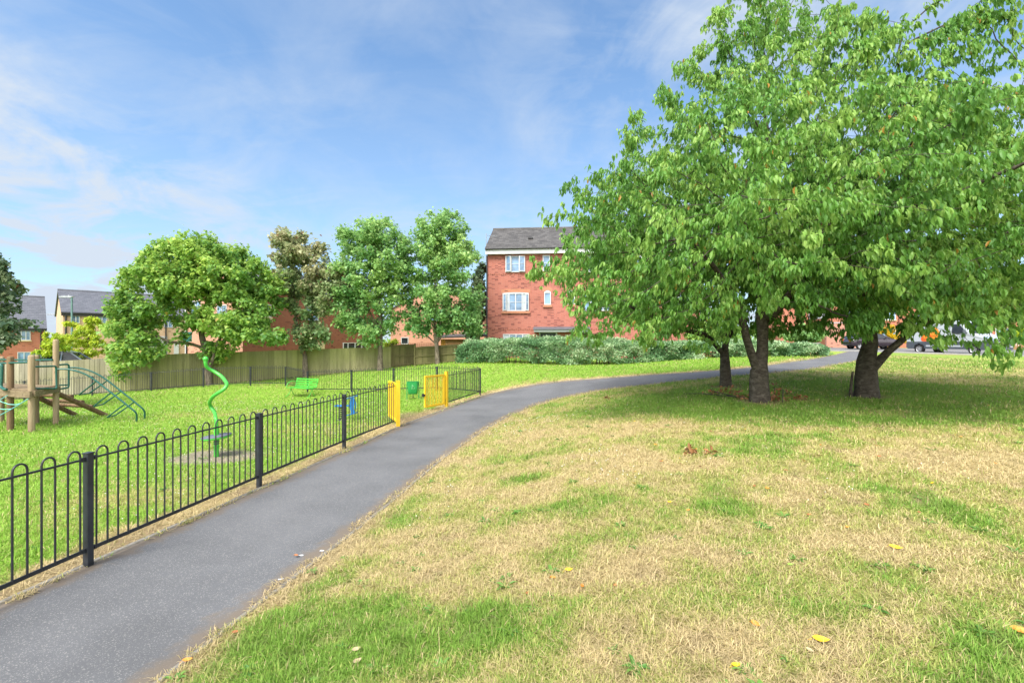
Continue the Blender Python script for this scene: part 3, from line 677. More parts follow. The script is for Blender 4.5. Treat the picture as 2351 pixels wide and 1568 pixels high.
# ------------------------------------------------------------------ yellow gates
def gate(label, hinge, tip, nb, latch=False):
    hinge, tip = Vector(hinge), Vector(tip); t = thing('gate', label, 'gate', hinge, 'yellow gate leaves of the play area')
    d = tip - hinge; d.z = 0; L = d.length; e = d.normalized(); yaw = math.atan2(e.y, e.x); ax = (e, V3(-e.y, e.x, 0), V3(0, 0, 1))
    m = MB(); m.box(hinge + V3(0, 0, .39), (.085, .085, 1.42), ax); m.box(hinge + V3(0, 0, 1.107), (.095, .095, .014), ax); m.build('gate_post', M['yellow'], t, bevel=.006)
    f = MB(); z0, z1 = .10, 1.03; a = hinge + e * .075; b = hinge + e * L
    for q in (a + e * .03, b - e * .025): f.box(q + V3(0, 0, (z0 + z1) / 2), (.062, .05, z1 - z0), ax)
    for z in (z0 + .02, z1 - .025): f.box((a + b) / 2 + V3(0, 0, z), (L - .075 - .115, .042, .06), ax)
    f.build('gate_frame', M['yellow'], t, bevel=.004)
    g = MB()
    for i in range(nb):
        s = .15 + (L - .24) * (i + .5) / nb; g.tube([hinge + e * s + V3(0, 0, z0 + .03), hinge + e * s + V3(0, 0, z1 - .04)], .0125, 6)
    g.build('bars', M['yellow'], t)
    for z in (.22, .93):
        h = MB(); h.tube([hinge + e * .065 + V3(0, 0, z - .05), hinge + e * .065 + V3(0, 0, z + .05)], .018, 8); h.box(hinge + e * .07 + V3(0, 0, z), (.05, .03, .03), ax); h.build('hinge', M['black'] if z < .5 else M['yellow'], t)
    if latch:
        k = MB(); k.box(b + e * .03 + V3(0, 0, .47), (.06, .05, .05), ax); k.box(b + e * .07 + V3(0, 0, .47), (.04, .06, .09), ax); k.build('latch', M['black'], t)
    return t
gate('yellow metal gate leaf at the end of the path-side railing, seen nearly edge-on', on(-2.74, 11.52), on(-3.22, 12.55), 7)
gate('yellow metal gate leaf beside the short railing, seen broadside with a black latch', GB + V3(-.03, -.02, 0), on(-2.58, 14.15), 11, True)

# ------------------------------------------------------------------ green litter bin
def litter_bin():
    b0 = pp(948, 918, 17.6); t = thing('litter_bin', 'green plastic litter bin on two legs inside the railings behind the yellow gate', 'litter bin', b0)
    yaw = R(8); X, Y = V3(math.cos(yaw), math.sin(yaw), 0), V3(-math.sin(yaw), math.cos(yaw), 0); Z = V3(0, 0, 1)
    m = MB(); rings = []
    for (z, hw, hd) in ((.20, .155, .10), (.22, .17, .115), (.45, .185, .13), (.62, .20, .14), (.66, .205, .145)):
        ring = []
        for k in range(24):
            a = 2 * math.pi * k / 24; c, s = math.cos(a), math.sin(a)
            ring.append(b0 + X * (hw * math.copysign(abs(c) ** .4, c)) + Y * (hd * math.copysign(abs(s) ** .4, s)) + Z * z)
        rings.append(ring)
    Vv = [p for r in rings for p in r]; F = []
    for i in range(4):
        for k in range(24): F.append((i * 24 + k, i * 24 + (k + 1) % 24, (i + 1) * 24 + (k + 1) % 24, (i + 1) * 24 + k))
    m.idx(Vv, F, True); m.face(list(reversed(rings[0])))
    m.build('bin_body', M['green_bin'], t)
    q = MB(); inn = [b0 + (p - b0 - Z * .66) * .93 + Z * .655 for p in rings[-1]]
    for k in range(24): q.face([rings[-1][k], rings[-1][(k + 1) % 24], inn[(k + 1) % 24], inn[k]])
    q.build('rim', M['green_bin'], t)
    q = MB(); q.face([b0 + (p - b0 - Z * .66) * .93 + Z * .52 for p in rings[-1]]); q.build('liner', M['black'], t)
    for s in (-1, 1):
        l = MB(); l.box(b0 + X * (s * .215) + Z * .28, (.03, .045, .74), (X, Y, Z)); l.build('leg', M['green_bin'], t, bevel=.004)
    l = MB(); l.box(b0 + Y * .05 + Z * .09, (.03, .03, .30), (X, Y, Z)); l.build('centre_post', M['post'], t)
    # faded pale litter emblem on the front
    e = MB(); fr = -Y * .137
    def pt(x, z): return b0 + X * x + Z * z + fr - Y * (z - .45) * .05
    def blob(pts, th=.012):
        e.tube([pt(*p) for p in pts], th * .5, 5)
    e.lathe(pt(-.012, .535), [(.0, -.004), (.016, -.002), (.016, .002), (0, .004)], 10, (X, Z, Y))
    blob([(-.012, .51), (-.018, .47), (-.02, .435)], .024); blob([(-.02, .44), (-.045, .385)], .014); blob([(-.018, .44), (.012, .39)], .014); blob([(-.012, .50), (.03, .487), (.058, .50)], .012); blob([(.062, .49), (.064, .40)], .006); blob([(.04, .43), (.088, .43), (.082, .385), (.046, .385), (.04, .43)], .006)
    e.build('emblem', m_plain('faded_emblem', (0.22, 0.50, 0.24), .6, .2), t)
litter_bin()

# ------------------------------------------------------------------ green bench
def bench():
    b0 = pp(692, 913, 22.3); t = thing('park_bench', 'bright green metal bench with curved arms on the play-area grass', 'bench', b0)
    f = V3(-.42, -.907, 0); r = V3(.907, -.42, 0); Z = V3(0, 0, 1)       # f: way it faces, r: along it
    W2 = .70
    w = lambda a, q, z: b0 + r * a + f * q + Z * z
    s = MB()
    for i in range(5): s.beam(w(-W2, .23 - i * .10, .44), w(W2, .23 - i * .10, .44), .085, .012)
    s.build('seat', M['lime'], t)
    k = MB()
    for i in range(4): k.beam(w(-W2, -.27 - i * .028, .50 + i * .105), w(W2, -.27 - i * .028, .50 + i * .105), .014, .062, up=(0, 0, 1))
    k.build('backrest', M['lime'], t)
    for a in (-W2 + .03, W2 - .03):
        m = MB()
        m.tube([w(a, .25, .43), w(a, -.20, .43), w(a, -.26, .48), w(a, -.37, .86)], .016, 8); m.build('side_frame', M['lime'], t)
        m = MB(); m.tube([w(a, .27, .44), w(a, .235, .56), w(a, .16, .655), w(a, .04, .71), w(a, -.10, .725), w(a, -.24, .70), w(a, -.32, .66)], .016, 8); m.build('armrest', M['lime'], t)
        for sg in (1, -1):
            m = MB(); m.tube([w(a, sg * .02, .43), w(a, sg * .035, .30), w(a, sg * .09, .17), w(a, sg * .20, .06), w(a, sg * .36, .0)], .016, 8); m.build('leg', M['lime'], t)
bench()

# ------------------------------------------------------------------ green spinner pole
def spinner():
    Y0 = float(SPIN[1]); k = .1952 / FPX * Y0
    b0 = on(float(SPIN[0]), Y0); t = thing('spinner_pole', 'tall lime green twisted spinner pole with a round standing plate on worn ground', 'playground spinner', b0)
    ux = 497.5
    def q(zx, zy, dy=0):
        u = 453 + zx * .1952; v = 795.9 + zy * .1952; p = P(u, v, Y0); p.y += dy; return p
    raw = [(225, 1075, 0), (225, 890, 0), (222, 862, 0), (206, 838, .02), (170, 806, .10), (120, 768, .17), (88, 738, .19), (78, 708, .18), (95, 670, .12), (150, 630, .02), (235, 578, -.12), (320, 532, -.19), (372, 500, -.19), (396, 468, -.16), (390, 436, -.11), (350, 408, -.04), (250, 348, .07), (160, 296, .09), (117, 265, .06), (100, 232, .02), (97, 195, 0), (97, 150, 0)]
    pts = [q(*a) for a in raw]
    sm = []
    for i in range(len(pts) - 1):
        p0, p1, p2, p3 = pts[max(i - 1, 0)], pts[i], pts[i + 1], pts[min(i + 2, len(pts) - 1)]
        for j in range(4):
            a = j / 4; sm.append(.5 * ((2 * p1) + (p2 - p0) * a + (2 * p0 - 5 * p1 + 4 * p2 - p3) * a * a + (3 * p1 - p0 - 3 * p2 + p3) * a ** 3))
    sm.append(pts[-1])
    m = MB(); m.tube(sm, .030, 14); m.build('twisted_pole', M['lime'], t)
    top = q(97, 145); m = MB(); m.lathe(top, [(0, -.046)] + [(.046 * math.cos(a), .046 * math.sin(a)) for a in np.linspace(-1.4, 1.4, 10)] + [(0, .046)], 18); m.build('ball_end', M['lime'], t)
    c = q(225, 1060); m = MB(); m.lathe(V3(c.x, c.y, b0.z - .05), [(.04, 0), (.04, .56)], 18); m.build('base_column', M['lime'], t)
    for z in (.17, .22, .26):
        m = MB(); m.lathe(V3(c.x, c.y, b0.z + z), [(.041, 0), (.046, .004), (.046, .02), (.041, .024)], 18); m.build('collar', M['grey_rubber'] if z > .2 else M['lime'], t)
    n = V3(-.10, -.02, 1).normalized(); ax = (V3(1, 0, .10).normalized(), n.cross(V3(1, 0, .10).normalized()), n); cz = V3(c.x, c.y, c.z + .0)
    m = MB(); m.lathe(cz, [(.04, -.03), (.22, -.022), (.236, -.012), (.236, .012), (.228, .016)], 40, ax); m.build('plate', M['lime'], t)
    m = MB(); m.lathe(cz, [(.236, .010), (.240, .014), (.236, .026), (.04, .032)], 40, ax); m.build('plate_mat', M['grey_rubber'], t)
spinner()

# ------------------------------------------------------------------ blue spring rocker
def rocker():
    Y0 = 12.5; k = .10416 / FPX * Y0
    def q(zx, zy, dy=0): p = P(661.2 + zx * .10416, 844.9 + zy * .10416, Y0); p.y += dy; return p
    c = q(1163, 1130); b0 = on(c.x, c.y); t = thing('spring_rocker', 'blue spring rocker with a ring-sided front plate, behind the railings on dry grass', 'spring rocker', b0)
    m = MB(); N = 90; H0 = q(1163, 860).z
    m.tube([V3(c.x + .052 * math.cos(i * 2 * math.pi * 6 / N), Y0 + .052 * math.sin(i * 2 * math.pi * 6 / N), b0.z + .02 + (H0 - b0.z - .02) * i / N) for i in range(N + 1)], .011, 6); m.build('spring', M['black'], t)
    m = MB(); m.lathe(b0, [(0, .02), (.11, .018), (.11, -.03)], 20); m.build('base_plate', M['post'], t)
    m = MB(); a = q(1160, 835); m.lathe(a, [(0, -.02), (.09, -.018), (.10, 0), (.09, .02), (0, .026)], 20); m.tube([q(1055, 830, -.05), q(1060, 832, .1)], .02, 8); m.build('seat', M['blue'], t)
    m = MB(); m.beam(q(1190, 832), q(1380, 826), .06, .035); m.build('beam', M['blue'], t)
    f = [(1385, 650), (1445, 640), (1470, 700), (1465, 780), (1450, 850), (1460, 930), (1500, 985), (1495, 1000), (1385, 1030), (1395, 960), (1365, 870), (1370, 760)]
    m = MB(); m.prism([q(a, b, -.03) for a, b in f][::-1], (0, .035, 0)); m.build('front_plate', M['blue'], t, bevel=.004)
    m = MB(); m.tube([q(1435 + 62 * math.cos(x) * (1 if 1 else 0), 825 - 140 * math.sin(x), .0) for x in np.linspace(-1.35, 1.35, 16)], .011, 8); m.build('ring', M['blue'], t)
    m = MB(); m.tube([q(1325, 665, -.14), q(1410, 642, 0), q(1500, 622, .14)], .015, 8); m.build('handlebar', M['blue'], t)
    m = MB(); m.tube([q(1330, 1030, -.12), q(1440, 1008, .0), q(1500, 990, .12)], .014, 8); m.build('footrest', M['blue'], t)
rocker()

# ------------------------------------------------------------------ timber climbing frame
def climber():
    Z = V3(0, 0, 1)
    A, B, C, D = on(-10.90, 10.87), on(-11.28, 11.85), on(-11.62, 11.10), on(-12.0, 12.08)
    t = thing('climbing_frame', 'timber climbing frame with green rails, arched ladder and log ramp at the left edge', 'climbing frame', A)
    e1 = (A - C); e1.z = 0; e1.normalize(); e2 = (B - A); e2.z = 0; e2.normalize()
    def q(zx, zy, Y): return P(zx * .15625, 783.6 + zy * .15625, Y)
    def logpost(p, h, r, mat='log'):
        m = MB(); m.lathe(p, [(r, -.2), (r, h - .05), (r * .93, h - .02), (r * .7, h), (0, h + .006)], 20); return m.build('timber_post', M[mat], t)
    logpost(A, 1.74, .064); logpost(B, 2.10, .060); logpost(C, 1.71, .064, 'logd'); logpost(D, 1.72, .062)
    E = C - e1 * 1.4; E = on(E.x, E.y); logpost(E, 1.72, .064); F_ = D - e1 * 1.4; F_ = on(F_.x, F_.y); logpost(F_, 1.72, .064)
    zp = .93
    m = MB()
    for i in range(8):
        o = e2 * (.06 + i * .125); a = C - e1 * 1.4 + o; b = A + o + e1 * .02; a.z = b.z = zp + .02
        m.beam(a, b, .118, .035)
    m.build('deck', M['logx'], t)
    for (a, b, o) in ((C - e1 * 1.45, A + e1 * .06, -e2 * .10), (D - e1 * 1.45, B + e1 * .06, e2 * .10)):
        m = MB(); a = a + o; b = b + o; a.z = b.z = zp - .07; m.beam(a, b, .045, .15); m.build('beam', M['logx'], t, bevel=.006)
    m = MB(); a = A + e1 * .09 + V3(0, 0, zp - .06); b = B + e1 * .09; b.z = a.z; m.beam(a, b, .045, .14); m.build('beam', M['logx'], t, bevel=.006)
    # bolts and dark scars
    for pz in (.86,):
        for p_ in (A, C):
            m = MB(); m.lathe(p_ - e2 * .08 + Z * pz, [(0, .02), (.022, .015), (.025, 0)], 10, (e1, Z, -e2)); m.build('bolt_cap', M['dgreen'], t)
    g = 'dgreen'
    def rail(name, pts, r=.021, mat=g):
        m = MB(); m.tube(pts, r, 10); return m.build(name, M[mat], t)
    def rounded(pts, rad=.07):
        out = [Vector(pts[0])]
        for i in range(1, len(pts) - 1):
            p, a, b = Vector(pts[i]), Vector(pts[i - 1]), Vector(pts[i + 1]); da, db = (a - p).normalized(), (b - p).normalized()
            for k in range(5):
                s = k / 4; x = p + da * rad; y = p + db * rad; out.append(x * (1 - s) ** 2 + p * 2 * s * (1 - s) + y * s ** 2)
        out.append(Vector(pts[-1])); return out
    # back rail, running left out of view
    L0 = D - e1 * 2.6; rail('guard_rail', [V3(L0.x, L0.y, 1.58) - e2 * .12, V3(D.x, D.y, 1.585) - e2 * .12, V3(B.x, B.y, 1.60) - e2 * .10 - e1 * .05])
    rail('guard_rail', [q(-60, 325, 11.15), q(150, 318, 11.05), q(430, 308, 11.0)])
    # U-shaped hand holds either side of the ladder opening
    rail('hand_hold', rounded([q(505, 375, 10.95), q(825, 365, 11.5), q(832, 695, 11.5), q(505, 692, 10.95)], .05))
    rail('hand_hold', rounded([q(838, 350, 11.9), q(1012, 335, 12.15), q(1010, 680, 12.15), q(848, 706, 11.9)], .06))
    rail('hand_hold', rounded([q(-30, 345, 11.0), q(30, 345, 11.0), q(14, 670, 11.0), q(60, 705, 10.9), q(100, 705, 10.9)], .05), .03)
    m = MB(); m.tube([q(850, 645, 12.0), q(1000, 640, 12.2)], .016, 8); m.build('cross_bar', M[g], t)
    def sm(raw, Ya, Yb):
        pts = [q(a, b, Ya + (Yb - Ya) * i / (len(raw) - 1)) for i, (a, b) in enumerate(raw)]; out = []
        for i in range(len(pts) - 1):
            p0, p1, p2, p3 = pts[max(i - 1, 0)], pts[i], pts[i + 1], pts[min(i + 2, len(pts) - 1)]
            for j in range(4):
                a = j / 4; out.append(.5 * ((2 * p1) + (p2 - p0) * a + (2 * p0 - 5 * p1 + 4 * p2 - p3) * a * a + (3 * p1 - p0 - 3 * p2 + p3) * a ** 3))
        out.append(pts[-1]); return out
    rail('arch_rail', sm([(838, 410), (930, 408), (1010, 414), (1110, 434), (1200, 462), (1300, 508), (1400, 572), (1550, 690), (1700, 805), (1850, 925), (1960, 1012), (1998, 1052), (2010, 1100), (2004, 1195)], 11.75, 12.2))
    rail('arch_rail', sm([(1010, 388), (1080, 387), (1150, 392), (1250, 412), (1350, 446), (1450, 494), (1560, 562), (1700, 670), (1850, 788), (1980, 892), (2080, 975), (2115, 1015), (2128, 1060), (2124, 1145)], 12.25, 12.7))
    for (n1, l1, l2, f1, y1) in (((1412, 590), (1158, 788), (1310, 764), (1580, 576), .55), ((1620, 765), (1370, 960), (1515, 925), (1775, 740), .7), ((1830, 925), (1570, 1120), (1700, 1085), (1970, 893), .88)):
        ya, yb = 11.75 + .45 * y1, 12.25 + .45 * y1
        rail('rung', rounded([q(*n1, ya), q(*l1, ya + .02), q(*l2, yb), q(*f1, yb)], .04), .017)
    # log ramp behind
    s0, s1 = q(845, 765, 12.15), on(*(lambda p: (p.x, p.y))(q(1560, 1075, 13.5)))
    s0.z += 0; s1.z += .02
    m = MB(); m.tube([s0, s1], .062, 14); m.build('ramp_log', M['logd'], t)
    s2, s3 = s0 - e1 * 1.25, s1 - e1 * 1.25; s3.z = h1(s3.x, s3.y) + .02
    m = MB(); m.tube([s2, s3], .062, 14); m.build('ramp_log', M['logd'], t)
    for (zx, zy, k) in ((1060, 812, .25), (1215, 892, .47), (1365, 958, .68)):
        b = q(zx, zy, s0.y + (s1.y - s0.y) * k + .06); a = b - e1 * 1.75; a.z = b.z
        m = MB(); m.tube([a, b], .050, 12); m.build('rung_log', M['logd'], t)
    # climbing net on the near side
    def rope(name, pts): m = MB(); m.tube(pts, .011, 6); m.build(name, M['rope'], t)
    rope('rope', [q(425, 840, 10.8), q(300, 915, 10.5), q(170, 995, 10.2), q(0, 1085, 9.9), q(-120, 1150, 9.6)])
    rope('rope', [q(110, 795, 10.95), q(50, 830, 10.8), q(-40, 890, 10.5)])
    rope('rope', [q(-60, 855, 10.9), q(40, 895, 10.7), q(130, 925, 10.6), q(215, 932, 10.55), q(300, 915, 10.5)])
    rope('rope', [q(-80, 985, 10.5), q(60, 1000, 10.3), q(170, 995, 10.2)])
climber()

# ------------------------------------------------------------------ timber fences
def board_fence(label, A, B, za0, zb0, topa, topb, mat, step=.125, posts=True):
    "close-boarded: every board butts the next, alternate boards proud"
    A, B = Vector(A), Vector(B); t = thing('timber_fence', label, 'fence', (A.x, A.y, za0), 'timber fences behind the play area')
    d = B - A; d.z = 0; L = d.length; e = d / L; nrm = V3(e.y, -e.x, 0); n = int(L / step)
    secs = max(1, int(round(L / 2.9))); k0 = 0
    for s in range(secs):
        k1 = int(round((s + 1) * n / secs)); m = MB()
        for k in range(k0, k1):
            f0 = (k + .5) / n; zb = za0 + (zb0 - za0) * f0; zt = topa + (topb - topa) * f0 + random.uniform(-.008, .008)
            c = A + e * (L * f0) + nrm * (.012 * (k % 2) + random.uniform(0, .004)); c.z = (zb + zt) / 2 + .02
            ang = random.uniform(-.03, .03); ex = (e + nrm * ang).normalized()
            m.box(c, (step * 1.06, .018, zt - zb - .1), (ex, V3(-ex.y, ex.x, 0), V3(0, 0, 1)))
        m.build('board_panel', M[mat], t); 
        g = MB(); fa, fb = k0 / n, k1 / n
        g.beam(A + e * (L * fa) + nrm * .0 + V3(0, 0, za0 + (zb0 - za0) * fa - A.z), A + e * (L * fb) + V3(0, 0, za0 + (zb0 - za0) * fb - A.z), .035, .22); g.build('gravel_board', M['fence_brown'], t)
        k0 = k1
    return t
def fpt(u, Y): return (u - UC) / FPX * Y
F0, F1, F2 = (fpt(-140, 25.2), 25.2), (fpt(253, 26.9), 26.9), (fpt(897, 30.6), 30.6)
zt = lambda v, Y: CAMZ - (v - VC) / FPX * Y
board_fence('weathered grey close-boarded fence at the left behind the climbing frame', V3(*F0, 0), V3(*F1, 0), h1(*F0) - .05, h1(*F1) - .05, zt(842, 25.2), zt(821, 26.9), 'fence_grey')
F1b = (F1[0] + .02, F1[1])
board_fence('long close-boarded fence stained green with algae below the maple trees', V3(*F1b, 0), V3(*F2, 0), h1(*F1) - .05, h1(*F2) - .1, zt(816.5, 26.9), zt(795, 30.6), 'fence_green')
def rail_fence():
    A = V3(fpt(899, 30.7), 30.7, 0); B = V3(fpt(953, 30.9), 30.9, 0); B2 = V3(fpt(953, 30.2), 30.2, 0); C = V3(fpt(1066, 29.6), 29.6, 0)
    t = thing('timber_fence', 'brown rail-backed timber fence with trellis between the algae-green fence and the hedge', 'fence', on(A.x, A.y), 'timber fences behind the play area')
    for (a, b, ta, tb) in ((A, B, 793, 790), (B2, C, 797, 789)):
        d = b - a; L = d.length; e = d / L; nr = V3(e.y, -e.x, 0); n = int(L / .11); m = MB()
        for k in range(n):
            f = (k + .5) / n; c = a + e * (L * f); zt_ = zt(ta + (tb - ta) * f, c.y) ; zb = h1(c.x, c.y) - .05; c.z = (zt_ + zb) / 2
            m.box(c + nr * .004 * (k % 2), (.117, .016, zt_ - zb), (e, V3(-e.y, e.x, 0), V3(0, 0, 1)))
        m.build('board_panel', M['fence_brown'], t)
        for fr in (.10, .5, .93):
            g = MB(); pa = a + nr * .04; pb = b + nr * .04; za, zb_ = h1(a.x, a.y), h1(b.x, b.y); pa.z = za + (zt(ta, a.y) - za) * fr; pb.z = zb_ + (zt(tb, b.y) - zb_) * fr; g.beam(pa, pb, .05, .075); g.build('rail', M['fence_brown'], t)
        for q in ((a, b) if a is A else (a,)):
            g = MB(); z0 = h1(q.x, q.y); z1 = zt(ta, q.y) + .08; g.box(q + nr * .03 + V3(0, 0, (z0 + z1) / 2), (.10, .10, z1 - z0 + .1), (e, V3(-e.y, e.x, 0), V3(0, 0, 1))); g.build('fence_post', M['fence_brown'], t)
    m = MB(); a = V3(fpt(884, 31.6), 31.6, 0); b = V3(fpt(1005, 31.6), 31.6, 0); z0, z1 = zt(798, 31.6), zt(788.5, 31.6)
    for k in range(24): x = a.x + (b.x - a.x) * k / 23; m.box((x, 31.6, (z0 + z1) / 2), (.022, .012, z1 - z0))
    for k in range(4): m.box(((a.x + b.x) / 2, 31.585, z0 + (z1 - z0) * k / 3), (b.x - a.x, .012, .022))
    m.build('trellis', M['picket'], t)
rail_fence()
def picket():
    a, b = V3(fpt(2290, 45), 45, 0), V3(fpt(2440, 43), 43, 0); t = thing('picket_fence', 'brown picket fence across the road, right of the van', 'fence', on(a.x, a.y))
    d = b - a; L = d.length; e = d / L; m = MB(); n = int(L / .16)
    for k in range(n):
        c = a + e * (L * (k + .5) / n); z = h1(c.x, c.y); m.box(c + V3(0, 0, z + .55), (.11, .02, 1.1), (e, V3(-e.y, e.x, 0), V3(0, 0, 1)))
    m.build('pickets', M['picket'], t)
    for z in (.3, .85):
        g = MB(); g.beam(on(a.x, a.y, z) + V3(0, .04, 0), on(b.x, b.y, z) + V3(0, .04, 0), .04, .08); g.build('rail', M['picket'], t)
picket()
# ------------------------------------------------------------------ buildings
def pixwin(u0, u1, v0, v1, O, e):
    out = []
    for u, v in ((u0, v1), (u1, v0)):
        dx = (u - UC) / FPX; s = (O[0] - O[1] * dx) / (e[1] * dx - e[0]); t = O[1] + s * e[1]
        out.append((s, CAMZ - (v - VC) / FPX * t))
    return out[0][0], out[1][0], out[0][1], out[1][1]
def window(t, O, e, s0, s1, z0, z1, cols=2, bars=1, fw=.055, glass='glass', sill=None, head=None, arch=False, mull=None, curtain=False):
    O = Vector((O[0], O[1], 0)); e = V3(e[0], e[1], 0); n = V3(e.y, -e.x, 0); ax = (e, -n, V3(0, 0, 1))
    w = lambda s, z, d: O + e * s + n * d + V3(0, 0, z)
    m = MB(); W_ = s1 - s0; H_ = z1 - z0
    def bar(sa, sb, za, zb, d0=.0, d1=.07): m.box(w((sa + sb) / 2, (za + zb) / 2, (d0 + d1) / 2), (sb - sa, d1 - d0, zb - za), ax)
    bar(s0, s0 + fw, z0, z1); bar(s1 - fw, s1, z0, z1); bar(s0 + fw, s1 - fw, z0, z0 + fw); bar(s0 + fw, s1 - fw, z1 - fw, z1)
    edges = mull or [k / cols for k in range(1, cols)]
    for f in edges: s = s0 + W_ * f; bar(s - fw * .6, s + fw * .6, z0 + fw, z1 - fw, 0, .075)
    for k in range(1, bars + 1):
        z = z0 + H_ * k / (bars + 1); bar(s0 + fw, s1 - fw, z - .012, z + .012, 0, .05)
    if arch:
        pts = [w(s0 + W_ * k / 12, z1 + math.sin(math.pi * k / 12) * arch, 0) for k in range(13)]; m.prism(pts[::-1], n * .07)
    fr = m.build('window', M['white'], t)
    m = MB(); m.box(w((s0 + s1) / 2, (z0 + z1) / 2, .018), (W_ - fw * 1.6, .012, H_ - fw * 1.6), ax); m.build('pane', M[glass], fr)
    if curtain:
        m = MB()
        for (a, b) in ((s0 + fw, s0 + W_ * .22), (s1 - W_ * .22, s1 - fw)): m.box(w((a + b) / 2, (z0 + z1) / 2, .0265), (b - a, .004, H_ - fw * 2.4), ax)
        m.build('curtain', M['curtain'], fr)
    if sill: m = MB(); m.box(w((s0 + s1) / 2, z0 - sill[1] / 2 - .003, .05), (W_ + .16, .11, sill[1]), ax); m.build('sill', M[sill[0]], t)
    if head:
        m = MB(); hh = head[1]; a = arch or 0
        pts = [w(s0 - .1 + (W_ + .2) * k / 12, z1 + .01 + math.sin(math.pi * k / 12) * a, 0) for k in range(13)]; up = [p + V3(0, 0, hh) for p in pts]
        m.prism(pts + up[::-1], n * .012); m.build('lintel', M[head[0]], t)
    return fr
def house(name, label, O, e, L, D, zg, ze, rise, wall, roof, over=.22, fascia='white', gable_mat=None, fh=.22, gut=True, pipe=None, cat='house', vents=(), ridge=True):
    O = V3(O[0], O[1], 0); e = V3(e[0], e[1], 0).normalized(); b = V3(-e.y, e.x, 0); Z = V3(0, 0, 1)
    t = thing(name, label, cat, (O.x, O.y, zg)); F = lambda s, d, z: O + e * s + b * d + Z * z
    zr = ze + rise
    m = MB(); m.face([F(0, 0, zg - 1), F(L, 0, zg - 1), F(L, 0, ze), F(0, 0, ze)]); m.face([F(L, D, zg - 1), F(0, D, zg - 1), F(0, D, ze), F(L, D, ze)])
    m.face([F(0, D, zg - 1), F(0, 0, zg - 1), F(0, 0, ze), F(0, D / 2, zr), F(0, D, ze)], mi=1); m.face([F(L, 0, zg - 1), F(L, D, zg - 1), F(L, D, ze), F(L, D / 2, zr), F(L, 0, ze)], mi=1)
    m.build('wall', [M[wall], M[gable_mat or wall]], t)
    sl = rise / (D / 2); th = .12; vo = .12
    m = MB()
    for sg in (0, 1):
        d0, d1 = (-over, D / 2) if not sg else (D + over, D / 2); z0 = ze - over * sl + .04; z1 = zr + .04
        a = [F(-vo, d0, z0), F(L + vo, d0, z0), F(L + vo, d1, z1), F(-vo, d1, z1)]
        if sg: a = [a[1], a[0], a[3], a[2]]
        m.prism(a, (0, 0, th))
    rf = m.build('roof', M[roof], t)
    if ridge:
        m = MB(); m.tube([F(-vo, D / 2, zr + th + .03), F(L + vo, D / 2, zr + th + .03)], .10, 8); m.build('ridge_tiles', M[roof], rf)
    for (s, f) in vents:
        m = MB(); c = F(s, D / 2 * f, ze + rise * f + .22); m.box(c, (.34, .28, .12), (e, b, Z)); m.build('roof_vent', M['black_gutter'], rf)
    if fascia:
        m = MB(); m.box(F(L / 2, -over + .03, ze - over * sl - fh / 2 + .06), (L + 2 * vo - .02, .03, fh), (e, b, Z)); m.box(F(L / 2, -over / 2 + .02, ze - over * sl - fh + .075), (L + .1, over - .04, .02), (e, b, Z)); m.build('fascia', M[fascia], t)
    if gut:
        m = MB(); m.tube([F(-vo, -over - .05, ze - over * sl + .07), F(L + vo, -over - .05, ze - over * sl + .07)], .06, 8); m.build('gutter', M['black_gutter'], t)
    for s in (pipe or ()):
        m = MB(); m.tube([F(s, -over - .05, ze - over * sl), F(s, -.07, ze - .45), F(s, -.07, zg)], .04, 8); m.build('downpipe', M['black_gutter'], t)
    t['F'] = 1
    return t, F, e, b

# red three-storey house behind the hedge
th = R(-5); E = (math.cos(th), math.sin(th)); O1 = ((1119 - UC) / FPX * 33, 33.0)
zg = .72
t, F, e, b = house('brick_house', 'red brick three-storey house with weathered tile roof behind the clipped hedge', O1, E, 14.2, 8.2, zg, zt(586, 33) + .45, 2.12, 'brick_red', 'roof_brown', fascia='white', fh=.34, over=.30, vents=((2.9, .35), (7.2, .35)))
def W1(u0, u1, v0, v1, **k): return window(t, O1, E, *pixwin(u0, u1, v0, v1, O1, E), **k)
W1(1160.5, 1205.5, 587.7, 625.6, mull=[.30, .70], bars=1, curtain=True)
W1(1246, 1262.6, 586.5, 622.5, cols=1, bars=1)
W1(1154, 1214, 673, 714.4, mull=[.25, .5, .75], bars=1, arch=.05, head=('soldier', .24), sill=('soldier', .16), curtain=True)
W1(1249.4, 1265, 671, 700, cols=1, bars=0, arch=.12, head=('soldier', .24), sill=('soldier', .16))
W1(1303, 1320, 671, 699, cols=1, bars=0, arch=.12, head=('soldier', .24), sill=('soldier', .16))
W1(1154.8, 1215, 766.8, 802, mull=[.25, .5, .75], bars=1, curtain=True)
W1(1350, 1395, 587, 625, mull=[.3, .7], bars=1)
W1(1340, 1400, 673, 714, mull=[.25, .5, .75], bars=1, arch=.05, head=('soldier', .24))
for (ua, ub) in ((1430, 1490), (1530, 1585)):
    W1(ua, ub, 673, 714, mull=[.25, .5, .75], bars=1); W1(ua, ub, 587, 625, mull=[.3, .7], bars=1)
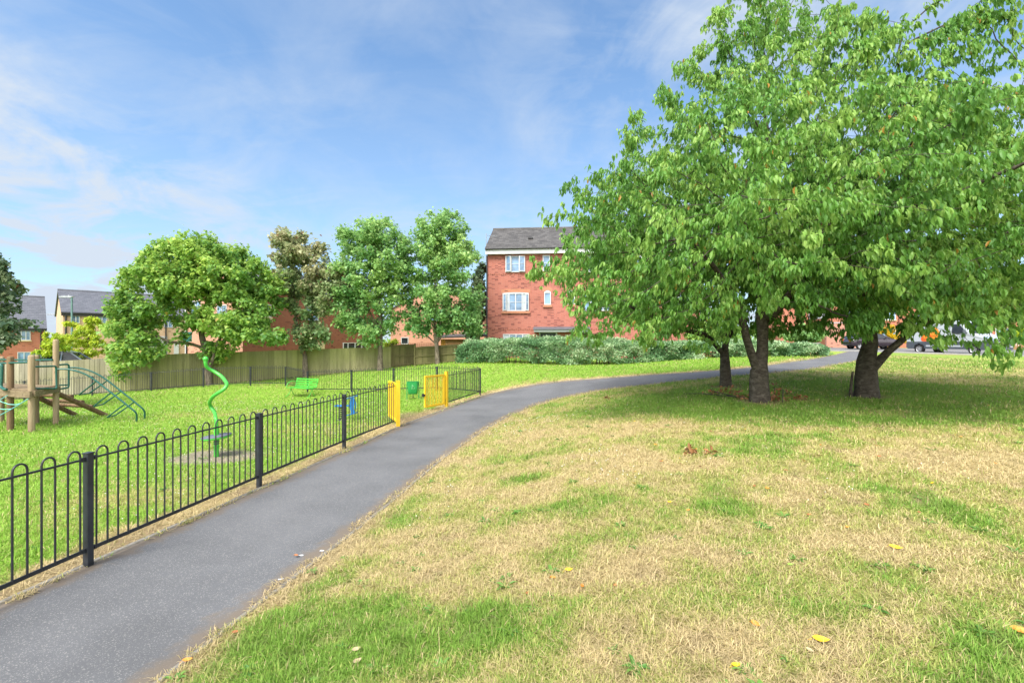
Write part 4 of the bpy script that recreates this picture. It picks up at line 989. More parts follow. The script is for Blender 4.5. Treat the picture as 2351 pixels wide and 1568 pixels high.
# open casements
for (u0, u1, v0, v1, hs) in ((1191, 1206, 588, 624, 1), (1161, 1174, 588, 624, 0), (1206, 1214.5, 675, 713, 1), (1154.5, 1164, 675, 713, 0)):
    s0, s1, z0, z1 = pixwin(u0, u1, v0, v1, O1, E); ang = R(14); c, s_ = math.cos(ang), math.sin(ang); ev = V3(*E, 0); nv = V3(E[1], -E[0], 0)
    hinge = s1 if hs else s0; dirv = (ev * (-c if hs else c) + nv * s_); w_ = s1 - s0; org = V3(*O1, 0) + ev * hinge + nv * .08
    m = MB(); axv = (dirv, V3(-dirv.y, dirv.x, 0), V3(0, 0, 1))
    for f in (.04, w_ - .04): m.box(org + dirv * f + V3(0, 0, (z0 + z1) / 2), (.05, .05, z1 - z0), axv)
    for z in (z0 + .035, z1 - .035, (z0 + z1) / 2): m.box(org + dirv * (w_ / 2) + V3(0, 0, z), (w_ - .15, .045, .05 if z != (z0 + z1) / 2 else .02), axv)
    k = m.build('casement', M['white'], t)
    m = MB(); m.box(org + dirv * (w_ / 2) + V3(0, 0, (z0 + z1) / 2), (w_ - .1, .01, z1 - z0 - .1), axv); m.build('pane', M['glass'], k)
# dentil courses
for v_ in (631, 757.5):
    z = zt(v_, 33); m = MB()
    for k in range(int(14.1 / .15)): m.box(F(.06 + k * .15, -.012, z + .05 * (k % 2)), (.075, .024, .07), (e, b, V3(0, 0, 1)))
    m.build('dentil_course', M['brick_dull'], t)
# door canopy, door, frame
s0, s1, z0, z1 = pixwin(1226.6, 1352, 752.5, 762.6, O1, E)
m = MB(); m.prism([F(s0, 0, z1 + .03), F(s0, -.75, z1 - .10), F(s0, -.75, z0), F(s0, 0, z0)], e * (s1 - s0)); cp = m.build('door_canopy', M['grey_trim'], t)
m = MB(); m.prism([F(s0 - .05, 0, z1 + .07), F(s0 - .05, -.82, z1 - .09), F(s0 - .05, -.82, z1 - .14), F(s0 - .05, 0, z1 + .035)], e * (s1 - s0 + .1)); m.build('canopy_roof', M['roof_slate'], cp)
for s in (s0 + .35, s1 - .35):
    m = MB(); m.prism([F(s, 0, z0), F(s, -.55, z0), F(s, -.5, z0 - .08), F(s, -.05, z0 - .5), F(s, 0, z0 - .5)], e * .07); m.build('canopy_bracket', M['grey_trim'], cp)
d0, d1, _, dz = pixwin(1241, 1276, 764.5, 830, O1, E); dz = zt(764.5, 33)
m = MB(); m.box(F((d0 + d1) / 2, -.02, dz / 2 + .35), (d1 - d0, .05, dz - .7), (e, b, V3(0, 0, 1))); dr = m.build('door', M['door'], t)
m = MB()
for s in (d0 - .05, d1 + .05): m.box(F(s, -.03, dz / 2 + .35), (.10, .07, dz - .7), (e, b, V3(0, 0, 1)))
m.box(F((d0 + d1) / 2, -.03, dz + .05), (d1 - d0 + .2, .07, .10), (e, b, V3(0, 0, 1))); m.build('door_frame', M['white'], dr)
# soil pipe and aerial at the left corner
m = MB(); m.tube([F(-.02, -.09, zt(588, 33)), F(-.02, -.09, zg)], .045, 8); m.build('downpipe', M['black_gutter'], t)
m = MB(); q = F(-.15, .5, 0); m.tube([V3(q.x, q.y, zt(600, 33.5)), V3(q.x, q.y, zt(536, 33.5))], .022, 6)
q.z = zt(540, 33.5); m.tube([q, q + V3(.75, .5, .0)], .012, 6)
for k in range(6): c = q + V3(.75, .5, 0) * (.25 + k * .14); m.tube([c + V3(.1, -.15, 0), c - V3(.1, -.15, 0)], .007, 5)
m.build('aerial', M['lamp_grey'], t)

# slate-roofed red house at the far left
E2 = (.69, .724); O2r = (-48.7, 50.0); Lh = 13.0; O2 = (O2r[0] - E2[0] * Lh, O2r[1] - E2[1] * Lh)
t, F, e, b = house('brick_house', 'red brick house with dark slate roof at the far left edge', O2, E2, Lh, 8.4, -1.7, 3.45, 3.35, 'brick_or', 'roof_slate', fascia='black_gutter', vents=((Lh - 3.2, .72),))
for (u0, u1, v0, v1, c) in ((62, 118 - 46 + 3, 757, 781, 2), (40, 72, 757, 781, 3)): pass
window(t, O2, E2, *pixwin(38, 70, 758, 781, O2, E2), cols=3, bars=0, sill=('stone', .12))
window(t, O2, E2, *pixwin(40, 70, 808, 840, O2, E2), cols=2, bars=0)
s = pixwin(94, 95.5, 760, 770, O2, E2)[0]; m = MB(); m.tube([F(s, -.07, 3.3), F(s, -.07, -1.6)], .06, 6); m.build('downpipe', M['black_gutter'], t)

# buff terrace
O3 = (-37.5, 40.0); E3 = (.69, .724)
t, F, e, b = house('terraced_house', 'buff brick terrace with slate roof behind the yellow-green tree at the left', O3, E3, 12.5, 8.0, -1.1, 4.45, 2.05, 'brick_buff', 'roof_slate', fascia='black_gutter', over=.18, vents=((3.1, .42), (4.5, .42)))
def W3(u0, u1, v0, v1, **k): return window(t, O3, E3, *pixwin(u0, u1, v0, v1, O3, E3), **k)
W3(165, 183, 725, 742, cols=2, bars=1); W3(222, 246, 727, 744, cols=2, bars=1); W3(300, 325, 728, 746, cols=2, bars=1); W3(376, 396, 733, 752, cols=2, bars=1)
s = pixwin(151, 152, 730, 740, O3, E3)[0]; m = MB(); m.tube([F(s, -.07, 4.3), F(s, -.07, -1)], .07, 6); m.build('downpipe', M['black_gutter'], t)
s = pixwin(380.5, 381, 730, 740, O3, E3)[0]; m = MB(); m.tube([F(s, -.07, 4.3), F(s, -.07, -1)], .06, 6); m.build('downpipe', M['black_gutter'], t)
# pale stone entrance storey with a dark doorway and two white doors
s0, s1, z0, z1 = pixwin(338, 384, 772, 800, O3, E3)
m = MB(); m.box(F((s0 + s1) / 2, -.03, (z1 - 1.1) / 2 - .0), (s1 - s0, .06, z1 + 1.1), (e, b, V3(0, 0, 1))); m.build('pale_bay', M['pale'], t)
s0, s1, _, z1 = pixwin(358, 370, 786, 800, O3, E3); m = MB(); m.box(F((s0 + s1) / 2, -.05, (z1 - 1.1) / 2), (s1 - s0, .06, z1 + 1.1), (e, b, V3(0, 0, 1))); m.build('door', M['door'], t)
for (u0, u1) in ((399, 410),):
    s0, s1, _, z1 = pixwin(u0, u1, 787, 800, O3, E3); m = MB(); m.box(F((s0 + s1) / 2, -.05, (z1 - 1.1) / 2), (s1 - s0, .06, z1 + 1.1), (e, b, V3(0, 0, 1))); m.build('door', M['white'], t)

# brick house behind the bronze maple, pink gable turned to the viewer
E4 = (.506, .863); O4 = (-19.45, 34.6)
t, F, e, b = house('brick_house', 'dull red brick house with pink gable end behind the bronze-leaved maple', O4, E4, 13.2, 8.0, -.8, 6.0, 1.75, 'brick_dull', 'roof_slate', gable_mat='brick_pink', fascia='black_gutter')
def W4(u0, u1, v0, v1, **k): return window(t, O4, E4, *pixwin(u0, u1, v0, v1, O4, E4), **k)
W4(787, 840, 786.5, 815, mull=[.2, .5, .8], bars=0, glass='glass_dark'); W4(598, 622, 700, 727, cols=2, bars=1, sill=('stone', .3)); W4(806, 828, 700, 722, cols=2, bars=1, glass='glass_dark'); W4(700, 730, 705, 735, cols=2, bars=1)
s0, s1, z0, z1 = pixwin(713, 745, 786, 800, O4, E4); m = MB(); m.box(F((s0 + s1) / 2, -.02, z1 - .4), (s1 - s0, .05, .8), (e, b, V3(0, 0, 1))); m.build('cream_panel', M['stone'], t)
Og = (O4[0] - E4[1] * 8.0, O4[1] + E4[0] * 8.0); Eg = (E4[1], -E4[0])
window(t, Og, Eg, *pixwin(440, 462, 690, 722, Og, Eg), cols=2, bars=1); window(t, Og, Eg, *pixwin(500, 522, 700, 730, Og, Eg), cols=2, bars=1)
s = pixwin(427, 430, 730, 740, Og, Eg)[1]; m = MB(); m.tube([V3(Og[0], Og[1], 5.6) + V3(*Eg, 0) * s + V3(-.05, -.09, 0), V3(Og[0], Og[1], -.8) + V3(*Eg, 0) * s + V3(-.05, -.09, 0)], .08, 6); m.build('downpipe', M['white'], t)

# orange gable-fronted house behind the narrow maple, with garden building
O5 = ((1112 - UC) / FPX * 46, 46.0)
t, F, e, b = house('brick_house', 'orange brick gable-fronted house behind the narrow maple beside the red house', O5, (0, 1), 12, 9.0, .4, zt(712, 46), 2.3, 'brick_or', 'roof_brown', gable_mat='brick_pink', fascia='white')
Og = (O5[0] - 9.0, 46.0); Eg = (1, 0)
window(t, Og, Eg, *pixwin(921, 938, 774.5, 790, Og, Eg), cols=1, bars=0, glass='glass_dark'); window(t, Og, Eg, *pixwin(1066, 1090, 715, 735, Og, Eg), cols=2, bars=0); window(t, Og, Eg, *pixwin(985, 1010, 715, 738, Og, Eg), cols=2, bars=0)
def garage():
    Y = 37.0; x0, x1 = fpt(1012, Y), fpt(1120, Y) + .3; zz_ = .75; t = thing('garden_building', 'low orange timber garden building with flat grey roof edge beside the red house', 'outbuilding', (x0, Y, zz_))
    zt1 = zt(779, Y); m = MB(); m.box(((x0 + x1) / 2, Y + 1.5, (zt1 + zz_ - .5) / 2), (x1 - x0, 3, zt1 - zz_ + .5)); m.build('wall', M['shed'], t)
    m = MB(); m.prism([V3(x0 - .3, Y - .35, zt(777, Y)), V3(x1 + .1, Y - .35, zt(772.5, Y)), V3(x1 + .1, Y - .35, zt(769.5, Y)), V3(x0 - .3, Y - .35, zt(774, Y))], (0, 3.7, .25)); m.build('roof', M['roof_brown'], t)
    m = MB(); m.box(((x0 + x1) / 2 - .8, Y - .02, zt1 - .75), (1.6, .06, 1.3)); m.build('door', M['picket'], t)
garage()

# houses across the road on the right
O6 = (fpt(1790, 44), 44.0)
t, F, e, b = house('brick_house', 'red brick house glimpsed between the cherry crowns, with grey lean-to porch', O6, (1, 0), 2.9, 3.2, 1.3, zt(600, 44), 2.6, 'brick_or', 'roof_slate', fascia='white')
window(t, O6, (1, 0), *pixwin(1841, 1851, 662, 684, O6, (1, 0)), cols=1, bars=1); window(t, O6, (1, 0), *pixwin(1800, 1830, 662, 684, O6, (1, 0)), cols=2, bars=1)
m = MB(); x0, x1 = fpt(1864, 43.5), fpt(1897, 43.5); m.prism([V3(x0, 43.0, zt(731, 43)), V3(x0, 46, zt(731, 43)), V3(x0, 46, zt(695, 46)), V3(x0, 43.0, zt(716, 43))], (x1 - x0, 0, 0)); m.build('lean_to', M['lamp_grey'], t)
O7 = (fpt(1903, 56), 56.0); E7 = (math.cos(R(-14)), math.sin(R(-14)))
t, F, e, b = house('terraced_house', 'long brick terrace across the road behind the van and the right-hand cherry', O7, E7, 40, 8, 1.5, zt(672, 56), 2.2, 'brick_or', 'roof_brown', fascia='white', pipe=(7, 14, 21, 28))
for k in range(9):
    s = 1.6 + k * 3.6
    window(t, O7, E7, s, s + 1.5, 4.5, 5.7, cols=2, bars=0, sill=('stone', .1)); window(t, O7, E7, s, s + 1.5, 2.3, 3.5, cols=2, bars=0, sill=('stone', .1))
for k in range(5):
    s = 3.7 + k * 7.2; m = MB(); m.box(F(s, -.03, 2.5), (.95, .08, 2.1), (e, b, V3(0, 0, 1))); m.build('door', M['white'], t)
def lowwall():
    Y = 48.5; x0, x1 = fpt(1896, Y), fpt(2012, Y); z0 = h1(x0, Y); t = thing('brick_wall', 'low brick boundary wall with pale coping behind the dark car', 'wall', (x0, Y, z0))
    z1 = zt(742, Y); m = MB(); m.box(((x0 + x1) / 2, Y, (z0 + z1) / 2 - .2), (x1 - x0, .22, z1 - z0 + .4)); m.build('wall', M['brick_pink'], t)
    m = MB(); m.box(((x0 + x1) / 2, Y, z1 + .045), (x1 - x0 + .06, .30, .09)); m.build('coping', M['pale'], t)
lowwall()

# ------------------------------------------------------------------ street lamps, sign
def lamp(label, x, y, ztop, head, mat, r=.06):
    z0 = h1(x, y); t = thing('street_lamp', label, 'street lamp', (x, y, z0), 'street lamps behind the timber fence')
    m = MB(); m.lathe(V3(x, y, z0 - .2), [(r * 1.6, 0), (r * 1.6, 1.4), (r, 1.5), (r * .8, ztop - z0 + .2)], 12); m.build('pole', M[mat], t)
    m = MB(); m.tube([V3(x, y, ztop - .03), V3(x - head * .35, y, ztop + .02)], .03, 8); m.build('arm', M['lamp_grey'], t)
    m = MB(); a = V3(x - head * .95, y, ztop + .02)
    m.prism([a + V3(0, -.1, 0), a + V3(head * .9, -.1, -.02), a + V3(head * 1.1, -.08, .04), a + V3(head * .8, -.08, .10), a + V3(head * .3, -.08, .09), a + V3(0, -.1, .05)], (0, .2, 0)); hd = m.build('lantern', M['lamp_grey'], t)
    m = MB(); m.box(a + V3(head * .25, 0, -.012), (head * .4, .15, .02)); m.build('lens', M['pale'], hd)
    m = MB(); m.lathe(V3(x - head * .25, y, ztop + .1), [(.035, 0), (.035, .06), (0, .07)], 10); m.build('photocell', M['pale'], t)
lamp('tall green-grey street lamp rising through the yellow-green tree', fpt(165, 36), 36.0, zt(683, 36), .95, 'lamp_green', .075)
lamp('slim distant street lamp at the corner of the buff terrace', fpt(130, 58), 58.0, zt(723, 58), 1.2, 'lamp_grey', .07)
def sign():
    x, y = fpt(428, 33), 33.0; z0 = h1(x, y); t = thing('sign', 'dark teal board on a black pole behind the big maple', 'sign', (x, y, z0))
    m = MB(); m.tube([V3(x, y, z0), V3(x, y, zt(728, 33))], .04, 8); m.build('pole', M['black_gutter'], t)
    m = MB(); m.box((x + .1, y - .06, (zt(762, 33) + zt(785, 33)) / 2), (.62, .03, .68)); m.build('board', M['sign'], t)
sign()

# ------------------------------------------------------------------ vehicles
def wheel(t, c, ax, r, w, hub='alloy', spokes=5):
    "c: hub centre, ax: outward axle direction"
    ax = Vector(ax).normalized(); X = V3(-ax.y, ax.x, 0); fr = (X, V3(0, 0, 1), ax); c = Vector(c)
    m = MB(); m.lathe(c, [(r * .62, -w / 2), (r * .93, -w / 2), (r, -w * .35), (r, w * .35), (r * .94, w / 2), (r * .64, w / 2 - .01), (r * .62, w * .25)], 28, fr); wh = m.build('wheel', M['tyre'], t)
    m = MB(); m.lathe(c, [(0, w * .30), (r * .12, w * .34), (r * .16, w * .28), (r * .16, w * .1), (r * .60, w * .1), (r * .60, w * .36), (r * .65, w * .40)], 28, fr)
    for k in range(spokes):
        a = 2 * math.pi * k / spokes + .3; d = X * math.cos(a) + V3(0, 0, math.sin(a)); m.beam(c + ax * (w * .27) + d * r * .12, c + ax * (w * .33) + d * r * .62, r * .17, w * .12, up=ax)
    m.build('rim', M[hub], wh)
def vframe(front, heading):
    h = V3(heading[0], heading[1], 0).normalized(); lft = V3(-h.y, h.x, 0)
    return lambda x, y, z: Vector(front) - h * x + lft * y + V3(0, 0, z), h, lft   # x: back from the nose, y: to its left
def shell(stations, q, top_in=0.0):
    pass
def van():
    z = 1.14; fr = (31.9 + 1.0, 32.2); h = (.19, -.98)
    q, hv, lf = vframe((fr[0], fr[1], z), h); t = thing('parked_van', 'white and grey panel van with an orange roundel parked behind hanging cherry leaves', 'van', q(2.5, 0, 0))
    Lv, hw = 5.6, .99
    prof = [(0.02, .95), (0.10, 1.12), (.95, 1.36), (1.15, 1.42), (1.85, 2.28), (2.15, 2.42), (2.6, 2.48), (Lv - .1, 2.50), (Lv, 2.42), (Lv, .78), (0.03, .78)]
    def hwid(zz): return hw if zz < 1.3 else hw - (zz - 1.3) * .12
    m = MB(); A = [q(x, hwid(zz), zz) for x, zz in prof]; B = [q(x, -hwid(zz), zz) for x, zz in prof]; n = len(prof)
    m.idx(A + B, [tuple(range(n)), tuple(range(2 * n - 1, n - 1, -1))] + [(i, n + i, n + (i + 1) % n, (i + 1) % n) for i in range(n)]); m.build('body', M['van_white'], t, bevel=.05)
    low = [(0, .35), (0, .93), (.12, .98), (.5, .90), (Lv - .02, .90), (Lv, .85), (Lv, .45), (Lv - .15, .36), (Lv - .55, .36), (Lv - .62, .62), (Lv - .95, .78), (Lv - 1.3, .62), (Lv - 1.38, .36), (1.42, .36), (1.34, .62), (.99, .79), (.64, .62), (.56, .34), (.2, .30)]
    m = MB(); n = len(low); A = [q(x - .015, hw + .012, zz) for x, zz in low]; B = [q(x - .015, -hw - .012, zz) for x, zz in low]
    m.idx(A + B, [tuple(range(n)), tuple(range(2 * n - 1, n - 1, -1))] + [(i, n + i, n + (i + 1) % n, (i + 1) % n) for i in range(n)]); m.build('lower_cladding', M['van_grey'], t)
    sd = -1  # the right flank faces the viewer
    def flank(poly, mat, name, d=.016, side=-1, par=None):
        m = MB(); P_ = [q(x, side * (hwid(zz) + .004), zz) for x, zz in poly]; m.prism(P_ if side < 0 else P_[::-1], lf * (side * d)); return m.build(name, M[mat], par or t)
    flank([(1.6, .52), (Lv - 1.5, .52), (Lv - 1.5, .64), (1.6, .64)], 'van_white', 'sill_strip', .024)
    c = (3.75, 1.42); rr = .58
    flank([(c[0] + rr * math.cos(a), c[1] + rr * math.sin(a)) for a in np.linspace(0, 2 * math.pi, 33)[:-1]], 'van_orange', 'orange_roundel', .006)
    c2 = (4.05, 1.12); flank([(c2[0] + .42 * math.cos(a), max(.92, c2[1] + .30 * math.sin(a))) for a in np.linspace(0, 2 * math.pi, 25)[:-1]], 'van_red', 'red_roundel', .010)
    for side in (-1, 1):
        w = flank([(1.35, 1.47), (2.25, 1.47), (2.35, 1.55), (2.35, 2.14), (1.92, 2.14)], 'glass_dark', 'side_window', .012, side)
        m = MB(); m.box(q(1.42, side * (hw + .16), 1.55), (.10, .20, .36), (hv, lf, V3(0, 0, 1))); m.build('wing_mirror', M['van_grey'], t, bevel=.03)
        m = MB(); m.box(q(2.15, side * (hw + .02), 1.18), (.2, .03, .04), (hv, lf, V3(0, 0, 1))); m.build('door_handle', M['van_grey'], t)
    m = MB(); m.prism([q(1.20, .80, 1.47), q(1.20, -.80, 1.47), q(1.80, -.74, 2.22), q(1.80, .74, 2.22)], hv * .03 + V3(0, 0, .02)); m.build('windscreen', M['glass_dark'], t)
    m = MB(); m.prism([q(-.01, .56, .66), q(-.01, -.56, .66), q(.0, -.62, .88), q(.06, -.58, 1.08), q(.06, .58, 1.08), q(.0, .62, .88)], hv * .035); gl = m.build('grille', M['black'], t)
    m = MB()
    for zz in (.76, .88, 1.0): m.box(q(-.05, 0, zz), (.02, 1.10, .025), (hv, lf, V3(0, 0, 1)))
    m.build('grille_bar', M['chrome'], gl)
    m = MB(); m.lathe(q(-.07, 0, .94), [(0, .02), (.10, .015), (.11, 0)], 20, (lf * 1.4, V3(0, 0, .62), hv)); m.build('badge', M['chrome'], t)
    for s in (-1, 1):
        m = MB(); m.prism([q(.05, s * .97, .96), q(.0, s * .68, .96), q(.06, s * .66, 1.14), q(.40, s * .975, 1.24)], hv * .03 + lf * (s * .02)); m.build('headlight', M['glass'], t)
        m = MB(); m.box(q(-.03, s * .80, .55), (.04, .22, .09), (hv, lf, V3(0, 0, 1))); m.build('fog_light', M['chrome'], t)
    m = MB(); m.box(q(-.05, 0, .52), (.03, .56, .13), (hv, lf, V3(0, 0, 1))); m.build('number_plate', M['plate'], t)
    for x in (.99, Lv - .95):
        for s in (-1, 1): wheel(t, q(x, s * (hw - .12), .35), lf * s, .345, .22, 'alloy', 6)
van()
def car(label, nose, heading, paint, L=4.1, hw=.87, hgt=1.46, roofmat=None, hatch=True):
    z = h1(*nose); q, hv, lf = vframe((nose[0], nose[1], z), heading); t = thing('parked_car', label, 'car', q(L / 2, 0, 0), 'parked cars')
    k = hgt / 1.46
    st = [(0, .42, .62, .62), (.10, .40, .76, .74), (.35, .30, .86 * k, .82), (.9, .28, .96 * k, .86), (1.25, .28, 1.0 * k, .87), (L - .9, .28, .98 * k, .87), (L - .35, .30, .98 * k, .85), (L - .06, .40, .90 * k, .78), (L, .46, .66, .70)]
    m = MB(); rings = []
    for (x, zb, zt_, w) in st:
        w *= hw / .87; rings.append([q(x, w * .92, zb), q(x, w, zb + .16), q(x, w, zt_ - .14), q(x, w * .93, zt_), q(x, w * .5, zt_ + .02), q(x, -w * .5, zt_ + .02), q(x, -w * .93, zt_), q(x, -w, zt_ - .14), q(x, -w, zb + .16), q(x, -w * .92, zb)])
    n = 10; Vv = [p for r in rings for p in r]; F_ = [(i * n + a, i * n + (a + 1) % n, (i + 1) * n + (a + 1) % n, (i + 1) * n + a) for i in range(len(rings) - 1) for a in range(n)]
    m.idx(Vv, F_, True); m.face(rings[0]); m.face(rings[-1][::-1]); m.build('body', M[paint], t)
    cab = [(1.12, 1.0), (1.95, 1.40), (2.3, 1.46), (L - 1.0, 1.44), (L - .5, 1.33), (L - .12, .97)]
    def cw(zz): return hw * (1 - (zz - 1) * .42) - .03
    m = MB(); A = [q(x, cw(zz), zz * k) for x, zz in cab]; B = [q(x, -cw(zz), zz * k) for x, zz in cab]; nn = len(cab)
    m.idx(A + B, [tuple(range(nn)), tuple(range(2 * nn - 1, nn - 1, -1))] + [(i, nn + i, nn + (i + 1) % nn, (i + 1) % nn) for i in range(nn)]); m.build('windows', M['glass_dark'] , t)
    m = MB(); m.prism([q(1.9, cw(1.4) - .02, 1.395 * k), q(2.3, cw(1.46), 1.465 * k), q(L - .95, cw(1.44), 1.45 * k), q(L - .5, cw(1.33) - .02, 1.34 * k), q(L - .5, -cw(1.33) + .02, 1.34 * k), q(L - .95, -cw(1.44), 1.45 * k), q(2.3, -cw(1.46), 1.465 * k), q(1.9, -cw(1.4) + .02, 1.395 * k)], (0, 0, .02)); m.build('roof', M[roofmat or paint], t)
    for s in (-1, 1):
        for (xa, za, xb, zb) in ((1.12, 1.0, 1.95, 1.41), (2.45, 1.0, 2.4, 1.45), (L - .95, 1.0, L - 1.0, 1.43), (L - .14, .98, L - .5, 1.33)):
            m = MB(); m.beam(q(xa, s * (cw(za) + .006), za * k), q(xb, s * (cw(zb) + .006), zb * k), .07, .025, up=lf); m.build('window_pillar', M[paint], t)
        m = MB(); m.box(q(1.5, s * (hw + .10), 1.02 * k), (.12, .18, .12), (hv, lf, V3(0, 0, 1))); m.build('wing_mirror', M[paint], t, bevel=.02)
        m = MB(); m.prism([q(.04, s * .40, .64), q(.12, s * .74, .66), q(.42, s * .83, .80), q(.16, s * .52, .76)], hv * .03 + V3(0, 0, .02)); m.build('headlight', M['glass'], t)
        m = MB(); m.box(q(L - .05, s * .66, .82 * k), (.10, .22, .2), (hv, lf, V3(0, 0, 1))); m.build('tail_light', M['van_red'], t)
        for x in (.82, L - .78): wheel(t, q(x, s * (hw - .08), .315), lf * s, .315, .2, 'alloy', 5)
    m = MB(); m.box(q(-.02, 0, .46), (.03, .52, .11), (hv, lf, V3(0, 0, 1))); m.build('number_plate', M['plate'], t)
    m = MB(); m.box(q(-.005, 0, .62), (.03, .7, .08), (hv, lf, V3(0, 0, 1))); m.build('grille', M['black'], t)
    return t
car('dark plum hatchback parked across the road at the end of the footpath', (34.7, 43.0), (.985, -.17), 'car_dark', L=4.3)
car('grey-blue people carrier with only its roof showing above the weathered grey fence', (fpt(250, 33.2), 33.4), (.9, .43), 'car_blue', L=4.4, hgt=zt(807.5, 33) - h1(fpt(210, 33), 33), hw=.9)
# ------------------------------------------------------------------ trees
def norm(a): return a / (np.linalg.norm(a, axis=-1, keepdims=True) + 1e-9)
def grow(skel, attr, step, di, dk, iters=160, up=0.0, maxn=6000, jit=.12):
    "space colonisation from a given limb skeleton: skel = list of (points, radius0, radius1, parent_index_or_None)"
    pos = []; par = []; rmin = []
    for (pts, r0, r1) in skel:
        pts = [np.array(p, dtype=float) for p in pts]
        prev = None; L = sum(np.linalg.norm(b - a) for a, b in zip(pts[:-1], pts[1:])); acc = 0
        if pos:
            d = np.linalg.norm(np.array(pos) - pts[0], axis=1); prev = int(np.argmin(d))
        for a, b in zip(pts[:-1], pts[1:]):
            n = max(1, int(round(np.linalg.norm(b - a) / step)))
            for k in range(n):
                if prev is None:
                    pos.append(a.copy()); par.append(-1); rmin.append(r0); prev = 0
                q = a + (b - a) * (k + 1) / n; acc += np.linalg.norm(b - a) / n
                pos.append(q); par.append(prev); rmin.append(r0 + (r1 - r0) * acc / L); prev = len(pos) - 1
    na = len(attr); best = np.full(na, 1e9); bi = np.zeros(na, int); alive = np.ones(na, bool); new0 = 0
    nsk = len(pos)
    for it in range(iters):
        P_ = np.array(pos); Nw = P_[new0:]
        if len(Nw) == 0: break
        idx = np.where(alive)[0]
        for c in range(0, len(Nw), 400):
            d = np.linalg.norm(attr[idx][:, None] - Nw[None, c:c + 400], axis=2); j = d.argmin(1); dm = d[np.arange(len(idx)), j]
            u = dm < best[idx]; best[idx[u]] = dm[u]; bi[idx[u]] = new0 + c + j[u]
        alive &= best > dk
        idx = np.where(alive & (best < di))[0]
        if len(idx) == 0 or len(pos) > maxn:
            if len(idx) == 0 and alive.any() and it < 12: di *= 1.5; continue
            break
        new0 = len(pos)
        dirs = norm(attr[idx] - P_[bi[idx]]); acc = np.zeros((len(pos), 3)); np.add.at(acc, bi[idx], dirs)
        src = np.unique(bi[idx]); dd = norm(acc[src]) + rng.normal(0, jit, (len(src), 3)); dd[:, 2] += up; dd = norm(dd)
        for s, d in zip(src, dd): pos.append(P_[s] + d * step); par.append(int(s)); rmin.append(0)
    return np.array(pos), np.array(par), np.array(rmin), nsk
def wood(pos, par, rmin, tip=.006, expo=2.35):
    n = len(pos); area = np.zeros(n); ch = [[] for _ in range(n)]
    for i in range(n):
        if par[i] >= 0: ch[par[i]].append(i)
    rad = np.zeros(n)
    for i in range(n - 1, -1, -1):
        if not ch[i]: area[i] = tip ** expo
        rad[i] = area[i] ** (1 / expo)
        if rmin[i] > 0: rad[i] = rmin[i]
        if par[i] >= 0: area[par[i]] += min(area[i], rad[i] ** expo) if rmin[i] == 0 else 0
    return rad, ch
def wood_mesh(name, pos, par, rad, ch, mat, parent, minr=0.0, flare=0):
    V = []; F = []
    ringidx = {}
    def ring(c, d, r, k):
        x = np.cross(d, (0, 0, 1.0)); 
        if np.linalg.norm(x) < 1e-3: x = np.array((1.0, 0, 0))
        # a steady reference keeps successive rings aligned
        ref = np.array((1.0, 0.13, 0.0)); x = ref - d * (ref @ d); l = np.linalg.norm(x)
        if l < .15: ref = np.array((0.0, 1.0, 0.2)); x = ref - d * (ref @ d); l = np.linalg.norm(x)
        x /= l; y = np.cross(d, x); a = np.arange(k) * 2 * np.pi / k
        wob = 1 + (.10 * np.sin(a * 2 + c[2] * 3) + .06 * np.sin(a * 3 + c[2] * 7 + c[0])) * (r > .05)
        b = len(V); V.extend((c + (np.cos(a)[:, None] * x + np.sin(a)[:, None] * y) * (r * wob)[:, None] ).tolist()); return b
    n = len(pos)
    order = range(n); rings = {}
    main = {}
    for i in order:
        if ch[i]: main[i] = max(ch[i], key=lambda c: rad[c])
    for i in order:
        p = par[i]
        if p < 0: continue
        if rad[i] < minr: continue
        d = pos[i] - pos[p]; l = np.linalg.norm(d)
        if l < 1e-6: continue
        d = d / l; k = 14 if rad[i] > .09 else (8 if rad[i] > .03 else (5 if rad[i] > .012 else 3))
        if main.get(p) == i and p in rings and rings[p][1] == k: b0 = rings[p][0]
        else: b0 = ring(pos[p] - d * min(l * .3, rad[i]), d, min(rad[p], rad[i] * 1.12), k)
        dn = pos[main[i]] - pos[i] if i in main else d
        dn = dn / (np.linalg.norm(dn) + 1e-9); dm = norm(d + dn) if i in main else d
        b1 = ring(pos[i], dm, rad[i], k); rings[i] = (b1, k)
        for a in range(k): F.append((b0 + a, b0 + (a + 1) % k, b1 + (a + 1) % k, b1 + a))
    return np_mesh(name, np.array(V), [np.array(F)], mat, parent, smooth=True)
